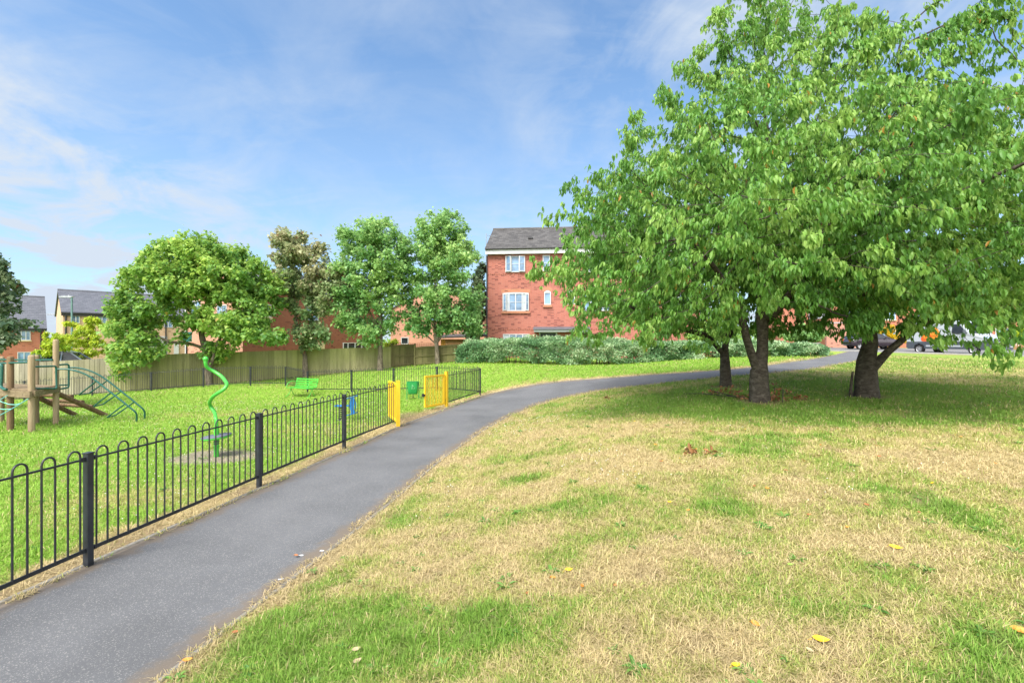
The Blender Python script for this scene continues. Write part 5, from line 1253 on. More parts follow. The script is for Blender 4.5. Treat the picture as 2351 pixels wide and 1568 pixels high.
def leaf_arrays(c, d, n_, ln, wd, shape):
    "c base points, d leaf axes, n_ leaf normals"
    s = np.cross(n_, d); N = len(c)
    if shape == 'ovate':
        row = [(0, 0, 0), (.30, 1, .10), (.30, 0, -.0), (.30, -1, .10), (.68, .82, .06), (.68, 0, -.06), (.68, -.82, .06), (1.0, 0, -.22)]
        Fq = [(2, 5, 4, 1), (3, 6, 5, 2)]; Ft = [(0, 2, 1), (0, 3, 2), (4, 5, 7), (5, 6, 7)]
    elif shape == 'palm':
        row = [(0, 0, 0), (.38, 1.0, .05), (.62, .45, .0), (1.0, 0, -.15), (.62, -.45, .0), (.38, -1.0, .05), (.45, 0, -.02)]
        Fq = [(0, 6, 2, 1), (0, 5, 4, 6)]; Ft = [(6, 3, 2), (6, 4, 3)]
    else:
        row = [(0, 0, 0), (.5, 1, .08), (1, 0, -.1), (.5, -1, .08)]; Fq = [(0, 3, 2, 1)]; Ft = []
    K = len(row); V = np.empty((N, K, 3))
    for k, (a, b, z) in enumerate(row):
        V[:, k] = c + d * (ln * a)[:, None] + s * (wd * .5 * b)[:, None] + n_ * (ln * z)[:, None]
    i = np.arange(N)[:, None] * K
    out = [np.concatenate([i + np.array(q) for q in Fq])]
    if Ft: out.append(np.concatenate([i + np.array(q) for q in Ft]))
    return V.reshape(-1, 3), out, K
def foliage(name, pos, par, rad, ch, mat, parent, count, ln, wr, shape, droop, thr, spread, tint0=None, clumpscale=.8, seed=0, cluster=1):
    cand = np.where((rad < thr))[0]; cand = cand[par[cand] >= 0]
    tipw = np.array([2.4 if not ch[i] else 1.0 for i in cand]); tipw /= tipw.sum()
    nc = count // cluster; count = nc * cluster
    pick = cand[rng.choice(len(cand), nc, p=tipw)]
    base = pos[pick] + (pos[par[pick]] - pos[pick]) * rng.random(nc)[:, None] + rng.normal(0, spread, (nc, 3))
    ctint = rng.normal(0, .13, nc)
    pick, base, ctint = (np.repeat(a, cluster, 0) for a in (pick, base, ctint))
    if cluster > 1: base = base + rng.normal(0, .018, (count, 3))
    ax = norm(pos[pick] - pos[par[pick]])
    h = rng.normal(0, 1, (count, 3)); h[:, 2] *= .35; h = norm(h)
    d = norm(h * .75 + ax * .45 + np.array((0, 0, -1.0)) * droop * rng.uniform(.5, 1.4, count)[:, None])
    up = np.array((0, 0, 1.0)) + rng.normal(0, .38, (count, 3)) + h * .55
    n_ = norm(up - d * (up * d).sum(1)[:, None])
    L = ln * np.clip(rng.normal(.95, .26, count), .4, 1.5); Wd = L * wr * rng.uniform(.85, 1.15, count)
    V, F, K = leaf_arrays(base, d, n_, L, Wd, shape)
    ctr = pos[pick]
    cl = fbm(ctr[:, 0] / clumpscale + 31, ctr[:, 1] / clumpscale + ctr[:, 2] / clumpscale * 1.3, 41 + seed, 2)
    tint = np.clip(.5 + (cl - .5) * 1.1 + ctint + rng.normal(0, .16 if cluster == 1 else .09, count), 0, .97)
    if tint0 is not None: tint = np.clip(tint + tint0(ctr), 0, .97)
    od = rng.random(count); tint[od > .994] = 1.0
    return np_mesh(name, V, F, mat, parent, attrs={'tint': np.repeat(tint, K)}, smooth=True)
def in_profile(N, c, prof, sq=.55, void=.40, vs=.9, seed=0, squash=(1, 1)):
    "points inside a crown given by radius-at-height; biased outwards, thinned by noise to leave gaps"
    zs = np.array([p[0] for p in prof]); rs = np.array([p[1] for p in prof]); out = []
    while len(out) < N:
        z = rng.uniform(zs[0], zs[-1], 4000); r = np.interp(z, zs, rs); ok = rng.random(4000) < (r / rs.max()) ** 1.5
        z, r = z[ok], r[ok]; a = rng.uniform(0, 2 * np.pi, len(z)); q = rng.random(len(z)) ** sq
        lump = .82 + .36 * vnoise(a * 1.6 + seed, z * 1.1, seed + 5)
        x, y = c[0] + np.cos(a) * r * q * lump * squash[0], c[1] + np.sin(a) * r * q * lump * squash[1]
        v = (vnoise(x / vs + seed, z / vs, seed) + vnoise(y / vs, z / vs + 9, seed + 2)) / 2
        ok = v > void; out += list(np.stack([x, y, z], 1)[ok])
    return np.array(out[:N])
def blobs(N, bl, void=.3, vs=.8, seed=0):
    vol = np.array([b[3] * b[4] * b[5] for b in bl]); cnt = rng.multinomial(N * 3, vol / vol.sum()); out = []
    for b, k in zip(bl, cnt):
        p = norm(rng.normal(0, 1, (k, 3))) * (rng.random(k) ** .45)[:, None]; p = np.array(b[:3]) + p * np.array(b[3:6])
        v = (vnoise(p[:, 0] / vs + seed, p[:, 2] / vs * 2.1, seed) + vnoise(p[:, 1] / vs, p[:, 2] / vs * 2.1 + 9, seed + 2)) / 2
        out.append(p[v > void])
    out = np.concatenate(out); return out[rng.permutation(len(out))[:N]]
def base_z(p): return h1(p[0], p[1])

leafC = m_leaf('cherry_leaf', (0.050, 0.150, 0.028), (0.130, 0.305, 0.050), (0.30, 0.46, 0.105), odd=(0.42, 0.20, 0.04), transl=.44)
def PY(u, v, Y): return np.array(P(u, v, Y))
def cherry(label, skel, attr, count, seed, lnx=.115):
    b0 = skel[0][0][0]; t = thing('cherry_tree', label, 'tree', b0, 'cherry trees on the lawn')
    pos, par, rmin, nsk = grow(skel, attr, .20, 1.7, .30, 200, up=.0, maxn=9000)
    rad, ch = wood(pos, par, rmin, .0045)
    rad = np.maximum(rad, rmin)
    wood_mesh('trunk', pos, par, rad, ch, M['bark'], t)
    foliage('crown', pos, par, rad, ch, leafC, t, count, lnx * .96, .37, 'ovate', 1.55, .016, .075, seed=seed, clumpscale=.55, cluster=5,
            tint0=lambda c: np.clip((c[:, 2] - 3.0) * .045, -.22, .16) )  # crown shade put into the leaf colour: lower leaves darker, upper lighter
    return t
# the three cherries
def rootflare(p, r, h=.35): pass
bB = np.array((TB[0], TB[1], base_z(TB) - .12)); bA = np.array((TA[0], TA[1], base_z(TA) - .12)); bC = np.array((TC[0], TC[1], base_z(TC) - .12))
skB = [([bB, bB + (0, 0, .25)], .275, .205), ([bB + (0, 0, .25), PY(1743, 880, 11), PY(1743, 852, 11)], .20, .185),
       ([PY(1744, 856, 11), PY(1751, 800, 11), PY(1750, 735, 11.05), PY(1752, 655, 11.1), PY(1748, 560, 11.0), PY(1757, 440, 10.9), PY(1762, 330, 10.9)], .14, .06),
       ([PY(1741, 860, 11), PY(1728, 820, 10.97), PY(1712, 770, 10.9), PY(1700, 715, 10.8), PY(1672, 660, 10.5), PY(1630, 600, 10.2), PY(1580, 540, 10.0)], .108, .04),
       ([PY(1758, 742, 11.05), PY(1790, 705, 10.8), PY(1841, 644, 10.3), PY(1880, 560, 9.8), PY(1900, 470, 9.6)], .095, .035),
       ([PY(1750, 690, 11.05), PY(1720, 640, 11.6), PY(1690, 560, 12.0)], .08, .035), ([PY(1752, 660, 11.1), PY(1745, 610, 10.0), PY(1720, 540, 8.8), PY(1690, 480, 7.9)], .08, .03)]
profB = [(2.05, 2.0), (2.5, 3.6), (3.3, 4.75), (4.3, 5.0), (5.2, 4.7), (6.3, 3.7), (7.3, 2.8), (8.4, 2.05), (9.4, 1.5), (10.8, .6)]
atB = in_profile(4000, (5.75, 10.7), profB, void=.26, vs=.8, seed=3, squash=(1, .92))
atB = atB[~((atB[:, 0] > 6.6) & (atB[:, 2] < 3.3) & (atB[:, 1] < 11.5) & (atB[:, 2] < 2.7 + .0 * atB[:, 0]))]
atB = atB[atB[:, 2] > 2.15 + .25 * np.abs(atB[:, 0] - 3.2) * (atB[:, 0] > 3.2) * (atB[:, 0] < 6)]
ext = []
for (u0, v0, u1, v1, Y) in ((1250, 492, 1400, 520, 9.2), (1290, 405, 1420, 440, 9.3), (1395, 300, 1480, 350, 9.6), (1505, 205, 1600, 270, 9.8), (1620, 85, 1680, 180, 10), (1270, 620, 1380, 600, 9.0), (1300, 770, 1420, 700, 9.2), (1700, 10, 1740, 100, 10.2), (1290, 690, 1380, 680, 9.1), (1340, 770, 1480, 720, 8.8), (1450, 770, 1560, 700, 8.6), (1420, 360, 1520, 380, 8.7), (1780, -30, 1800, 60, 10.), (1330, 690, 1600, 780, 9.5), (1500, 760, 1680, 730, 10.4), (1310, 560, 1420, 640, 9.0), (1360, 640, 1500, 680, 8.6), (1320, 470, 1440, 560, 8.8), (1560, 700, 1700, 740, 9), (1650, 740, 1720, 700, 9.6), (1290, 600, 1420, 700, 8.8), (1300, 690, 1450, 770, 8.6), (1350, 770, 1550, 790, 9), (1280, 530, 1400, 590, 9), (1780, 700, 1900, 745, 12.3), (1790, 740, 1940, 765, 12.6), (1760, 690, 1860, 660, 12)):
    for k in range(16): f = k / 15; ext.append(PY(u0 + (u1 - u0) * f, v0 + (v1 - v0) * f, Y + .5 * f) + rng.normal(0, .13, 3))
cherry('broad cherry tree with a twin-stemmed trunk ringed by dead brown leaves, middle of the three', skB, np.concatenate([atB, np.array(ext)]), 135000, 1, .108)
skA = [([bA, bA + (0, 0, .2)], .22, .15), ([bA + (0, 0, .2), PY(1665, 850, 13.5), PY(1663, 812, 13.5)], .145, .125),
       ([PY(1663, 815, 13.5), PY(1667, 780, 13.5), PY(1676, 720, 13.5), PY(1684, 620, 13.4), PY(1680, 520, 13.3)], .10, .04),
       ([PY(1662, 815, 13.5), PY(1640, 788, 13.3), PY(1618, 768, 13.0), PY(1560, 755, 12.4), PY(1508, 740, 11.8), PY(1440, 700, 11.4)], .08, .03),
       ([PY(1666, 790, 13.5), PY(1690, 740, 13.9), PY(1720, 680, 14.2)], .06, .03)]
profA = [(2.3, 1.8), (3.0, 3.3), (4.0, 3.9), (5.2, 3.4), (6.4, 2.4), (7.5, 1.2), (8.2, .4)]
atA = in_profile(1500, (5.0, 13.6), profA, void=.40, vs=.9, seed=8)
cherry('smallest cherry tree with a slim forked trunk, set back nearest the footpath', skA, atA, 36000, 2, .11)
skC = [([bC, bC + (0, 0, .3)], .285, .23), ([bC + (0, 0, .3), PY(1987, 868, 11.5), PY(1990, 830, 11.5), PY(1997, 790, 11.5), PY(1995, 735, 11.5)], .228, .15),
       ([PY(1995, 738, 11.5), PY(1984, 672, 11.5), PY(1975, 590, 11.4), PY(1985, 480, 11.2), PY(2000, 380, 11)], .13, .05),
       ([PY(1998, 742, 11.5), PY(2033, 650, 11.3), PY(2080, 632, 11.0), PY(2150, 612, 10.6), PY(2240, 560, 10.2)], .10, .04),
       ([PY(1992, 862, 11.45), PY(2003, 846, 11.4), PY(2040, 806, 11.2), PY(2085, 768, 11.0), PY(2130, 735, 10.8), PY(2170, 690, 10.6), PY(2220, 640, 10.3)], .105, .045),
       ([PY(2033, 650, 11.3), PY(2060, 540, 11.2), PY(2090, 400, 11.0), PY(2120, 300, 10.5)], .08, .035), ([PY(1990, 700, 11.5), PY(1960, 640, 10.6), PY(1940, 560, 9.6)], .07, .03),
       ([PY(2100, 380, 11.0), PY(2060, 130, 9.3), PY(2092, 95, 9.2), PY(2160, 62, 9.1), PY(2250, 30, 9.0)], .035, .012), ([PY(2060, 130, 9.3), PY(2075, 70, 9.2), PY(2130, 20, 9.1), PY(2180, -10, 9)], .02, .01)]
profC = [(2.45, 2.4), (3.0, 4.2), (3.9, 5.0), (5.0, 4.9), (6.0, 4.2), (6.9, 3.0), (7.7, 1.2)]
atC = in_profile(3100, (9.7, 11.2), profC, void=.37, vs=.9, seed=15, squash=(1, .95))
atC = atC[~((atC[:, 0] / atC[:, 1] * FPX + UC < 1960) & (atC[:, 2] < 3.1))]
ext = []
for (u0, v0, u1, v1, Y, n) in ((2060, 125, 2250, 30, 9.1, 40), (2200, 60, 2350, 20, 8.8, 60), (2150, 110, 2340, 60, 8.7, 70), (2230, 150, 2350, 110, 8.8, 60), (1960, 60, 2020, 40, 9.5, 40), (2250, 5, 2350, -20, 8.6, 40), (2180, 60, 2200, 20, 9, 20), (1900, 40, 2000, 110, 9.8, 50), (1830, 20, 1950, 130, 10, 50),
                               (2095, 745, 2150, 765, 8.2, 22), (2240, 730, 2330, 820, 7.6, 60), (2140, 690, 2330, 715, 8.0, 60), (1900, 640, 1980, 740, 9.6, 40), (1910, 745, 2000, 770, 9.8, 30), (2170, 790, 2200, 760, 8, 20), (2290, 840, 2310, 780, 7.5, 14), (2060, 650, 2330, 690, 9.2, 90), (2000, 680, 2200, 690, 9.0, 60), (2250, 690, 2345, 760, 8.4, 60), (1890, 660, 1960, 720, 10.2, 40), (2130, 690, 2350, 705, 7.7, 90), (2080, 640, 2350, 655, 7.9, 110)):
    for k in range(n): f = k / max(1, n - 1); ext.append(PY(u0 + (u1 - u0) * f, v0 + (v1 - v0) * f, Y) + rng.normal(0, .14, 3))
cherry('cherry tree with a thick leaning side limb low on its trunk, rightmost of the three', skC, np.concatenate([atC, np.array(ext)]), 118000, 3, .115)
# dead stub at the foot of the right-hand trunk
m = MB(); a = on(TC[0] - .42, TC[1] - .05); m.tube([a - V3(0, 0, .05), a + V3(.0, 0, .2), a + V3(.045, 0, .62)], [.05, .035, .022], 8); tag(m.build('stump', M['bark'], None, loc=a), 'thin dark dead stub standing at the left foot of the thick-limbed cherry', 'stump')

# maples and the rest behind the play area
def maple(name, label, skel, attr, count, mat, ln, seed, group='trees along the timber fence', tip=.008, step=.34, tint0=None, droop=.75, wr=1.0, shape='palm', di=2.6, dk=.5, spread=.15, bark='bark2', clump=1.2, thr=.035):
    t = thing(name, label, 'tree', skel[0][0][0], group)
    pos, par, rmin, nsk = grow(skel, attr, step, di, dk, 140, maxn=5200, jit=.15); rad, ch = wood(pos, par, rmin, tip); rad = np.maximum(rad, rmin)
    wood_mesh('trunk', pos, par, rad, ch, M[bark], t)
    foliage('crown', pos, par, rad, ch, mat, t, count, ln, wr, shape, droop, thr, spread, seed=seed, clumpscale=clump, tint0=tint0)
    return t
leafM = m_leaf('maple_leaf', (0.070, 0.185, 0.044), (0.185, 0.355, 0.070), (0.40, 0.54, 0.11), odd=(0.35, 0.25, 0.05), transl=.44)
leafG = m_leaf('field_maple_leaf', (0.080, 0.215, 0.072), (0.21, 0.395, 0.13), (0.40, 0.56, 0.19), transl=.44)
leafP = m_leaf('bronze_leaf', (0.085, 0.19, 0.060), (0.225, 0.305, 0.125), (0.41, 0.385, 0.22), odd=(0.3, 0.1, 0.08), transl=.4)
leafD = m_leaf('dark_maple_leaf', (0.040, 0.078, 0.046), (0.085, 0.145, 0.072), (0.20, 0.25, 0.13), odd=(0.25, 0.08, 0.07), transl=.3)
leafY = m_leaf('golden_leaf', (0.13, 0.28, 0.018), (0.32, 0.46, 0.028), (0.58, 0.62, 0.060), transl=.4)
def bl(u, v, Y, ru, rv, rd): s = Y / FPX; p = PY(u, v, Y); return (*p, ru * s, rd, rv * s)
def G0(u, Y): x = fpt(u, Y); return np.array((x, Y, h1(x, Y) - .1))
Y = 27.4
maple('maple_tree', 'big spreading green maple with a low left lobe hanging over the grey fence', [([G0(482, Y), PY(478, 850, Y), PY(470, 800, Y), PY(458, 745, Y)], .20, .13), ([PY(470, 800, Y), PY(440, 790, 27), PY(390, 785, 26.5), PY(345, 765, 26.2), PY(300, 745, 26)], .09, .04), ([PY(458, 745, Y), PY(476, 690, Y), PY(482, 640, Y), PY(470, 580, Y)], .10, .05), ([PY(460, 750, Y), PY(435, 715, 27), PY(415, 690, 26.6), PY(390, 650, 26.3)], .07, .04), ([PY(482, 845, Y), PY(500, 790, Y), PY(520, 740, 27.5), PY(570, 690, 27.6)], .10, .045), ([PY(482, 640, Y), PY(520, 590, Y), PY(560, 570, Y)], .06, .03)],
      blobs(3000, [bl(430, 650, 26.6, 70, 45, 1.6), bl(560, 720, 26.8, 60, 50, 1.4), bl(300, 770, 26, 50, 60, 1.1), bl(285, 838, 25.9, 34, 38, .8), bl(335, 812, 25.9, 24, 30, .7), bl(455, 590, 27.4, 110, 52, 2.4), bl(380, 640, 27, 92, 50, 2.3), bl(540, 640, 27.4, 95, 62, 2.4), bl(300, 715, 26.6, 55, 55, 1.5), bl(275, 790, 26.2, 40, 52, 1.1), bl(350, 705, 26.4, 70, 35, 1.5), bl(530, 730, 27, 90, 45, 1.8), bl(590, 775, 26.5, 75, 27, 1.2), bl(450, 740, 26.8, 40, 25, 1.0), bl(330, 800, 26, 25, 40, .8), bl(500, 805, 27.6, 40, 30, .8), bl(620, 690, 27.8, 40, 60, 1.2)], void=.42, vs=.95, seed=21), 38000, leafM, .20, 11, dk=.40, step=.30)
Y = 29.2
maple('maple_tree', 'slender maple with bronze purple-brown foliage between the two green ones', [([G0(702, Y), PY(700, 820, Y), PY(695, 780, Y)], .17, .11), ([PY(695, 785, Y), PY(680, 740, Y), PY(674, 690, Y), PY(672, 620, Y), PY(668, 560, Y)], .10, .04), ([PY(697, 790, Y), PY(712, 740, Y), PY(722, 680, Y), PY(730, 620, Y)], .08, .035)],
      blobs(1400, [bl(672, 575, Y, 58, 55, 1.4), bl(650, 545, Y, 40, 25, 1.0), bl(710, 570, Y, 45, 35, 1.2), bl(690, 640, Y, 75, 45, 1.6), bl(740, 680, 29, 50, 40, 1.3), bl(715, 715, 28.9, 45, 35, 1.2), bl(720, 765, 28.7, 42, 35, 1.0), bl(660, 675, 29, 40, 30, 1.), bl(775, 640, Y, 40, 40, 1.1)], void=.43, vs=.9, seed=25), 15500, leafP, .19, 12, tint0=lambda c: np.clip((c[:, 2] - 5.8) * .11, -.5, .25))
maple('maple_tree', 'upright fresh-green maple at the algae-stained fence, just right of the bronze one', [([G0(873, 29.4), PY(873, 800, 29.4), PY(873, 720, 29.4), PY(870, 640, 29.4), PY(862, 560, 29.4)], .17, .06), ([PY(873, 760, 29.4), PY(840, 700, 29.3), PY(815, 640, 29.2)], .06, .03), ([PY(873, 730, 29.4), PY(905, 670, 29.4), PY(920, 610, 29.4)], .06, .03)],
      blobs(1700, [bl(860, 560, 29.4, 88, 66, 2.0), bl(920, 640, 29.6, 50, 60, 1.5), bl(800, 650, 29.2, 45, 60, 1.3), bl(830, 540, 29.4, 60, 40, 1.5), bl(885, 610, 29.4, 72, 60, 1.9), bl(840, 655, 29.2, 75, 45, 1.7), bl(800, 720, 29, 45, 50, 1.2), bl(870, 730, 29.2, 55, 45, 1.3), bl(830, 765, 28.8, 45, 25, 1.0), bl(900, 690, 29.4, 40, 50, 1.2)], void=.43, vs=.85, seed=29), 23000, leafG, .175, 13, dk=.40, step=.30)
Y = 29.6
maple('maple_tree', 'tall narrow green maple with several upright stems, nearest the red three-storey house', [([G0(1005, Y), PY(1003, 800, Y), PY(1000, 770, Y)], .16, .12), ([PY(1000, 775, Y), PY(996, 700, Y), PY(1000, 620, Y), PY(1010, 540, Y)], .08, .035), ([PY(1004, 785, Y), PY(1015, 720, Y), PY(1030, 640, Y), PY(1040, 560, Y)], .08, .035), ([PY(1000, 790, Y), PY(975, 765, Y), PY(950, 735, Y)], .045, .025), ([PY(1004, 790, Y), PY(1025, 750, Y), PY(1050, 700, Y)], .05, .025)],
      blobs(1900, [bl(1005, 540, Y, 62, 62, 1.6), bl(1030, 520, Y, 45, 40, 1.2), bl(985, 600, Y, 62, 60, 1.6), bl(1050, 610, Y, 60, 70, 1.7), bl(1000, 690, Y, 72, 55, 1.8), bl(1070, 690, Y, 45, 60, 1.5), bl(960, 735, 29.4, 38, 38, 1.0), bl(1090, 740, Y, 26, 45, 1.0), bl(1035, 735, Y, 55, 30, 1.3)], void=.43, vs=.85, seed=33), 24000, leafG, .17, 14, dk=.40, step=.30, tint0=lambda c: np.clip((c[:, 2] - 5) * .06, -.3, .1))
b_ = G0(1098, 36.5)
maple('tree', 'dark green tree filling the gap between the narrow maple and the red house', [([b_, b_ + (0, 0, 2.4), b_ + (.1, 0, 5.2)], .14, .04)], blobs(420, [bl(1098, 690, 36.5, 26, 75, 1.2), bl(1108, 640, 36.5, 14, 55, .8), bl(1085, 750, 36.3, 26, 40, 1.0)], void=.25, seed=37), 6000, leafD, .2, 15, group='trees beyond the timber fence')
# left edge tree, trunk out of view
b_ = np.array((-20.3, 16.6, h1(-20.3, 16.6) - .1))
maple('maple_tree', 'dark purplish-green maple reaching in from the left edge over the climbing frame', [([b_, b_ + (.2, 0, 1.8), b_ + (.4, 0, 3.2), b_ + (.6, 0, 5.2)], .2, .06), ([b_ + (.3, 0, 1.9), PY(-60, 740, 16.6), PY(20, 745, 16.6)], .06, .03), ([b_ + (.5, 0, 3.6), PY(-50, 640, 16.6), PY(10, 620, 16.6)], .06, .03)],
      blobs(900, [bl(15, 745, 16.6, 62, 42, 1.0), bl(45, 755, 16.4, 38, 26, .8), bl(-10, 615, 16.6, 42, 45, 1.0), bl(10, 590, 16.6, 24, 22, .6), bl(20, 800, 16.3, 28, 20, .6), bl(-60, 680, 16.8, 80, 110, 1.6), bl(-140, 640, 17, 100, 160, 2.4), bl(0, 800, 16.5, 40, 25, .8)], void=.44, vs=.6, seed=41), 10500, leafD, .16, 16, group='trees along the timber fence', spread=.08, clump=.5)
# golden young tree and shrub beyond the grey fence
b_ = G0(200, 34.5)
maple('tree', 'young yellow-green tree with open twigs in front of the buff terrace', [([b_, b_ + (0, 0, 1.5), PY(203, 770, 34.5), PY(210, 730, 34.5)], .07, .025)], blobs(620, [bl(212, 755, 34.5, 36, 38, 1.2), bl(180, 775, 34.4, 50, 32, 1.3), bl(140, 785, 34.2, 36, 35, 1.2), bl(190, 800, 34, 50, 22, 1.0), bl(165, 750, 34.3, 28, 22, .9), bl(235, 785, 34.3, 26, 28, .9), bl(205, 730, 34.5, 14, 16, .5)], void=.33, vs=.8, seed=45), 12000, leafY, .15, 17, group='trees beyond the timber fence', spread=.07, shape='rhomb', wr=.5)
b_ = G0(110, 31.5)
maple('shrub', 'bright yellow-green shrub overtopping the left end of the grey fence', [([b_, b_ + (0, 0, .9), PY(112, 800, 31.5)], .05, .02)], blobs(420, [bl(120, 805, 31.5, 34, 20, 1.0), bl(90, 812, 31.3, 24, 14, .8), bl(140, 790, 31.6, 24, 25, .8), bl(115, 790, 31.5, 18, 18, .7)], void=.2, vs=.7, seed=47), 5200, leafY, .14, 18, group='shrubs beyond the timber fence', spread=.07, shape='rhomb', wr=.5, tint0=lambda c: -.25 + 0 * c[:, 0])
b_ = G0(895, 34)
maple('shrub', 'small yellow shrub peeping above the trellis of the brown fence', [([b_, b_ + (0, 0, .8), PY(900, 788, 34)], .04, .015)], blobs(150, [bl(905, 784, 34, 16, 12, .7), bl(888, 788, 34, 10, 9, .5)], void=.1, seed=49), 1500, leafY, .14, 19, group='shrubs beyond the timber fence', spread=.07, shape='rhomb', wr=.5)
# street-side shrubs on the right
leafO = m_leaf('yellow_shrub_leaf', (0.25, 0.22, 0.01), (0.55, 0.40, 0.015), (0.75, 0.55, 0.04), transl=.42)
for (nm, lb, u, Y_, blist, mt, n) in (('shrub', 'rounded golden-yellow shrub across the road between the dark car and the van', 2040, 50, [(2040, 768, 30, 24), (2068, 772, 18, 18), (2020, 775, 20, 16)], leafO, 4200), ('shrub', 'green shrub across the road behind the roof of the dark car', 1985, 51, [(1950, 765, 26, 18), (2005, 752, 26, 22), (1930, 775, 20, 12)], leafM, 3600), ('shrub', 'grey-green bush rising behind the right end of the clipped hedge', 1835, 31, [(1845, 762, 34, 22), (1810, 765, 26, 18), (1875, 770, 22, 16)], leafG, 5200), ('shrub', 'dark green bush behind the hedge below the slim-trunked cherry', 1640, 30.5, [(1625, 755, 34, 26), (1665, 762, 30, 22), (1590, 768, 24, 16)], leafM, 5200), ('shrub', 'pale green clipped bush above the picket fence', 2345, 47, [(2345, 765, 34, 12)], leafY, 2500)):
    b_ = G0(u, Y_); maple(nm, lb, [([b_, b_ + (0, 0, .5), b_ + (0, 0, 1.1)], .05, .02)], blobs(260, [bl(a, b, Y_, c, d, 1.0) for a, b, c, d in blist], void=.15, seed=int(u)), n, mt, .20, 20, group='shrubs across the road', spread=.1, shape='rhomb', wr=.55)

def treeline():
    N = 26000; th_ = rng.uniform(R(-75), R(75), N); r_ = rng.uniform(125, 150, N); x, y = r_ * np.sin(th_), r_ * np.cos(th_)
    top = 2.2 + 4.2 * fbm(th_ * 26, r_ * .05, 83, 3); z = H(x, y) + top * rng.random(N) ** .7
    c = np.stack([x, y, z], 1); d = norm(rng.normal(0, 1, (N, 3))); n_ = norm(np.cross(d, rng.normal(0, 1, (N, 3)))); L = rng.uniform(.5, 1.1, N)
    V, F, K = leaf_arrays(c, d, n_, L, L * .7, 'rhomb'); tint = np.clip(.4 + rng.normal(0, .2, N), 0, .97)
    tag(np_mesh('far_woods', V, F, leafM, attrs={'tint': np.repeat(tint, K)}), 'low line of distant trees beyond the houses', 'woods', kind='stuff')
treeline()

# ------------------------------------------------------------------ clipped hedge
def hedge():
    leafH = m_leaf('silver_hedge_leaf', (0.060, 0.165, 0.060), (0.185, 0.345, 0.150), (0.45, 0.57, 0.34), transl=.28, rough=.5)
    ctr = np.array([(fpt(1052, 27.8), 27.8), (fpt(1150, 27.7), 27.7), (fpt(1300, 27.5), 27.5), (fpt(1408, 27.3), 27.3), (fpt(1530, 27.0), 27.0), (fpt(1649, 26.8), 26.8), (fpt(1770, 27.3), 27.3), (fpt(1893, 28.0), 28.0)])
    tops = np.array([788, 779, 780, 785, 786, 787, 787, 794.0])
    line = resample(ctr, 200); f = np.linspace(0, 1, 200); ztop = np.array([zt(v, c[1]) for v, c in zip(np.interp(f, np.linspace(0, 1, 8), tops), line)])
    b0 = on(line[0, 0], line[0, 1]); t = thing('hedge', 'long clipped silver-green hedge in front of the red three-storey house', 'hedge', b0)
    nr = normals2(line); N = 70000
    k = rng.integers(0, 200, N); zb = H(line[:, 0], line[:, 1])[k]; hh = ztop[k] - zb; hw = .85
    per = rng.uniform(0, 1, N); fr = np.where(per < .46, 0, np.where(per < .80, 1, 2))          # front, top, back
    w_ = rng.random(N); dep = np.abs(rng.normal(0, .10, N)) + (rng.random(N) < .25) * rng.uniform(0, .5, N)
    endt = np.minimum(1, np.minimum(k, 199 - k) / 8.0) ** .5; along = line[k, 0]
    rnd = .16                                                                                   # rounded shoulders
    zt_ = np.where(fr == 1, 1 - dep * .5, w_); ot = np.where(fr == 1, w_ * 2 - 1, np.where(fr == 0, -1 + dep, 1 - dep))
    cr = np.maximum(0, np.abs(ot) - (1 - .45)) / .45; zt_ = np.minimum(zt_, 1 - rnd * cr ** 2); ot = ot * (1 - .30 * np.clip(.25 - zt_, 0, 1) * 2)
    lump = fbm(along * 1.9 + 5 * (fr == 1), zt_ * 3.0 + ot * 1.4, 51, 3) - .5
    lump2 = fbm(along * .85 + 9, zt_ * 1.1 + ot, 57, 2) - .5; lump = lump + lump2 * .9
    off = -(ot * hw + np.sign(ot) * (fr != 1) * lump * .62) * endt; zz_ = zb + hh * zt_ * (.62 + .38 * endt) + (fr == 1) * lump * .42 + rng.normal(0, .02, N)
    e = np.gradient(line, axis=0); e /= np.linalg.norm(e, axis=1)[:, None]
    sg = 1.0 if nr[100, 1] > 0 else -1.0; off = -off * sg
    c = np.stack([line[k, 0] + nr[k, 0] * off + e[k, 0] * rng.normal(0, .08, N), line[k, 1] + nr[k, 1] * off, zz_], 1)
    gap = (vnoise(along * 1.3, zz_ * 1.5, 61) < .34) & (zz_ - zb < .40 + .2 * lump); ok = (zz_ > zb + .05) & ~gap
    oy = np.where(fr == 0, -1.0, np.where(fr == 2, 1.0, 0)); oz = np.where(fr == 1, 1.0, .25)
    c, k, oy, oz = c[ok], k[ok], oy[ok], oz[ok]; N = len(c)
    out = norm(np.stack([0 * oy, oy, oz], 1)); d = norm(out * .75 + rng.normal(0, .6, (N, 3)) + np.array((0, 0, .2)))
    n_ = norm(np.cross(np.cross(d, out + rng.normal(0, .35, (N, 3))), d)); L = rng.uniform(.085, .16, N)
    V, F, K = leaf_arrays(c, d, n_, L, L * .46, 'rhomb')
    tint = np.clip(.46 + lump[ok] * .9 + (fbm(c[:, 0] * 1.3, c[:, 2] * 2.5, 71, 3) - .5) * .7 + rng.normal(0, .19, N), 0, .97)
    np_mesh('foliage', V, F, leafH, t, attrs={'tint': np.repeat(tint, K)})
    m = MB()
    for i in range(150):
        j = int(rng.integers(1, 199)); p = on(line[j, 0] + rng.normal(0, .25), line[j, 1] + rng.normal(0, .3)); h = (ztop[j] - p.z) * rng.uniform(.5, .8)
        m.tube([p - V3(0, 0, .05), p + V3(rng.normal(0, .08), rng.normal(0, .08), h * .5), p + V3(rng.normal(0, .25), rng.normal(0, .2), h)], [.022, .016, .006], 5, False)
    tag(m.build('hedge_stems', M['twig'], t), kind='stuff')
hedge()
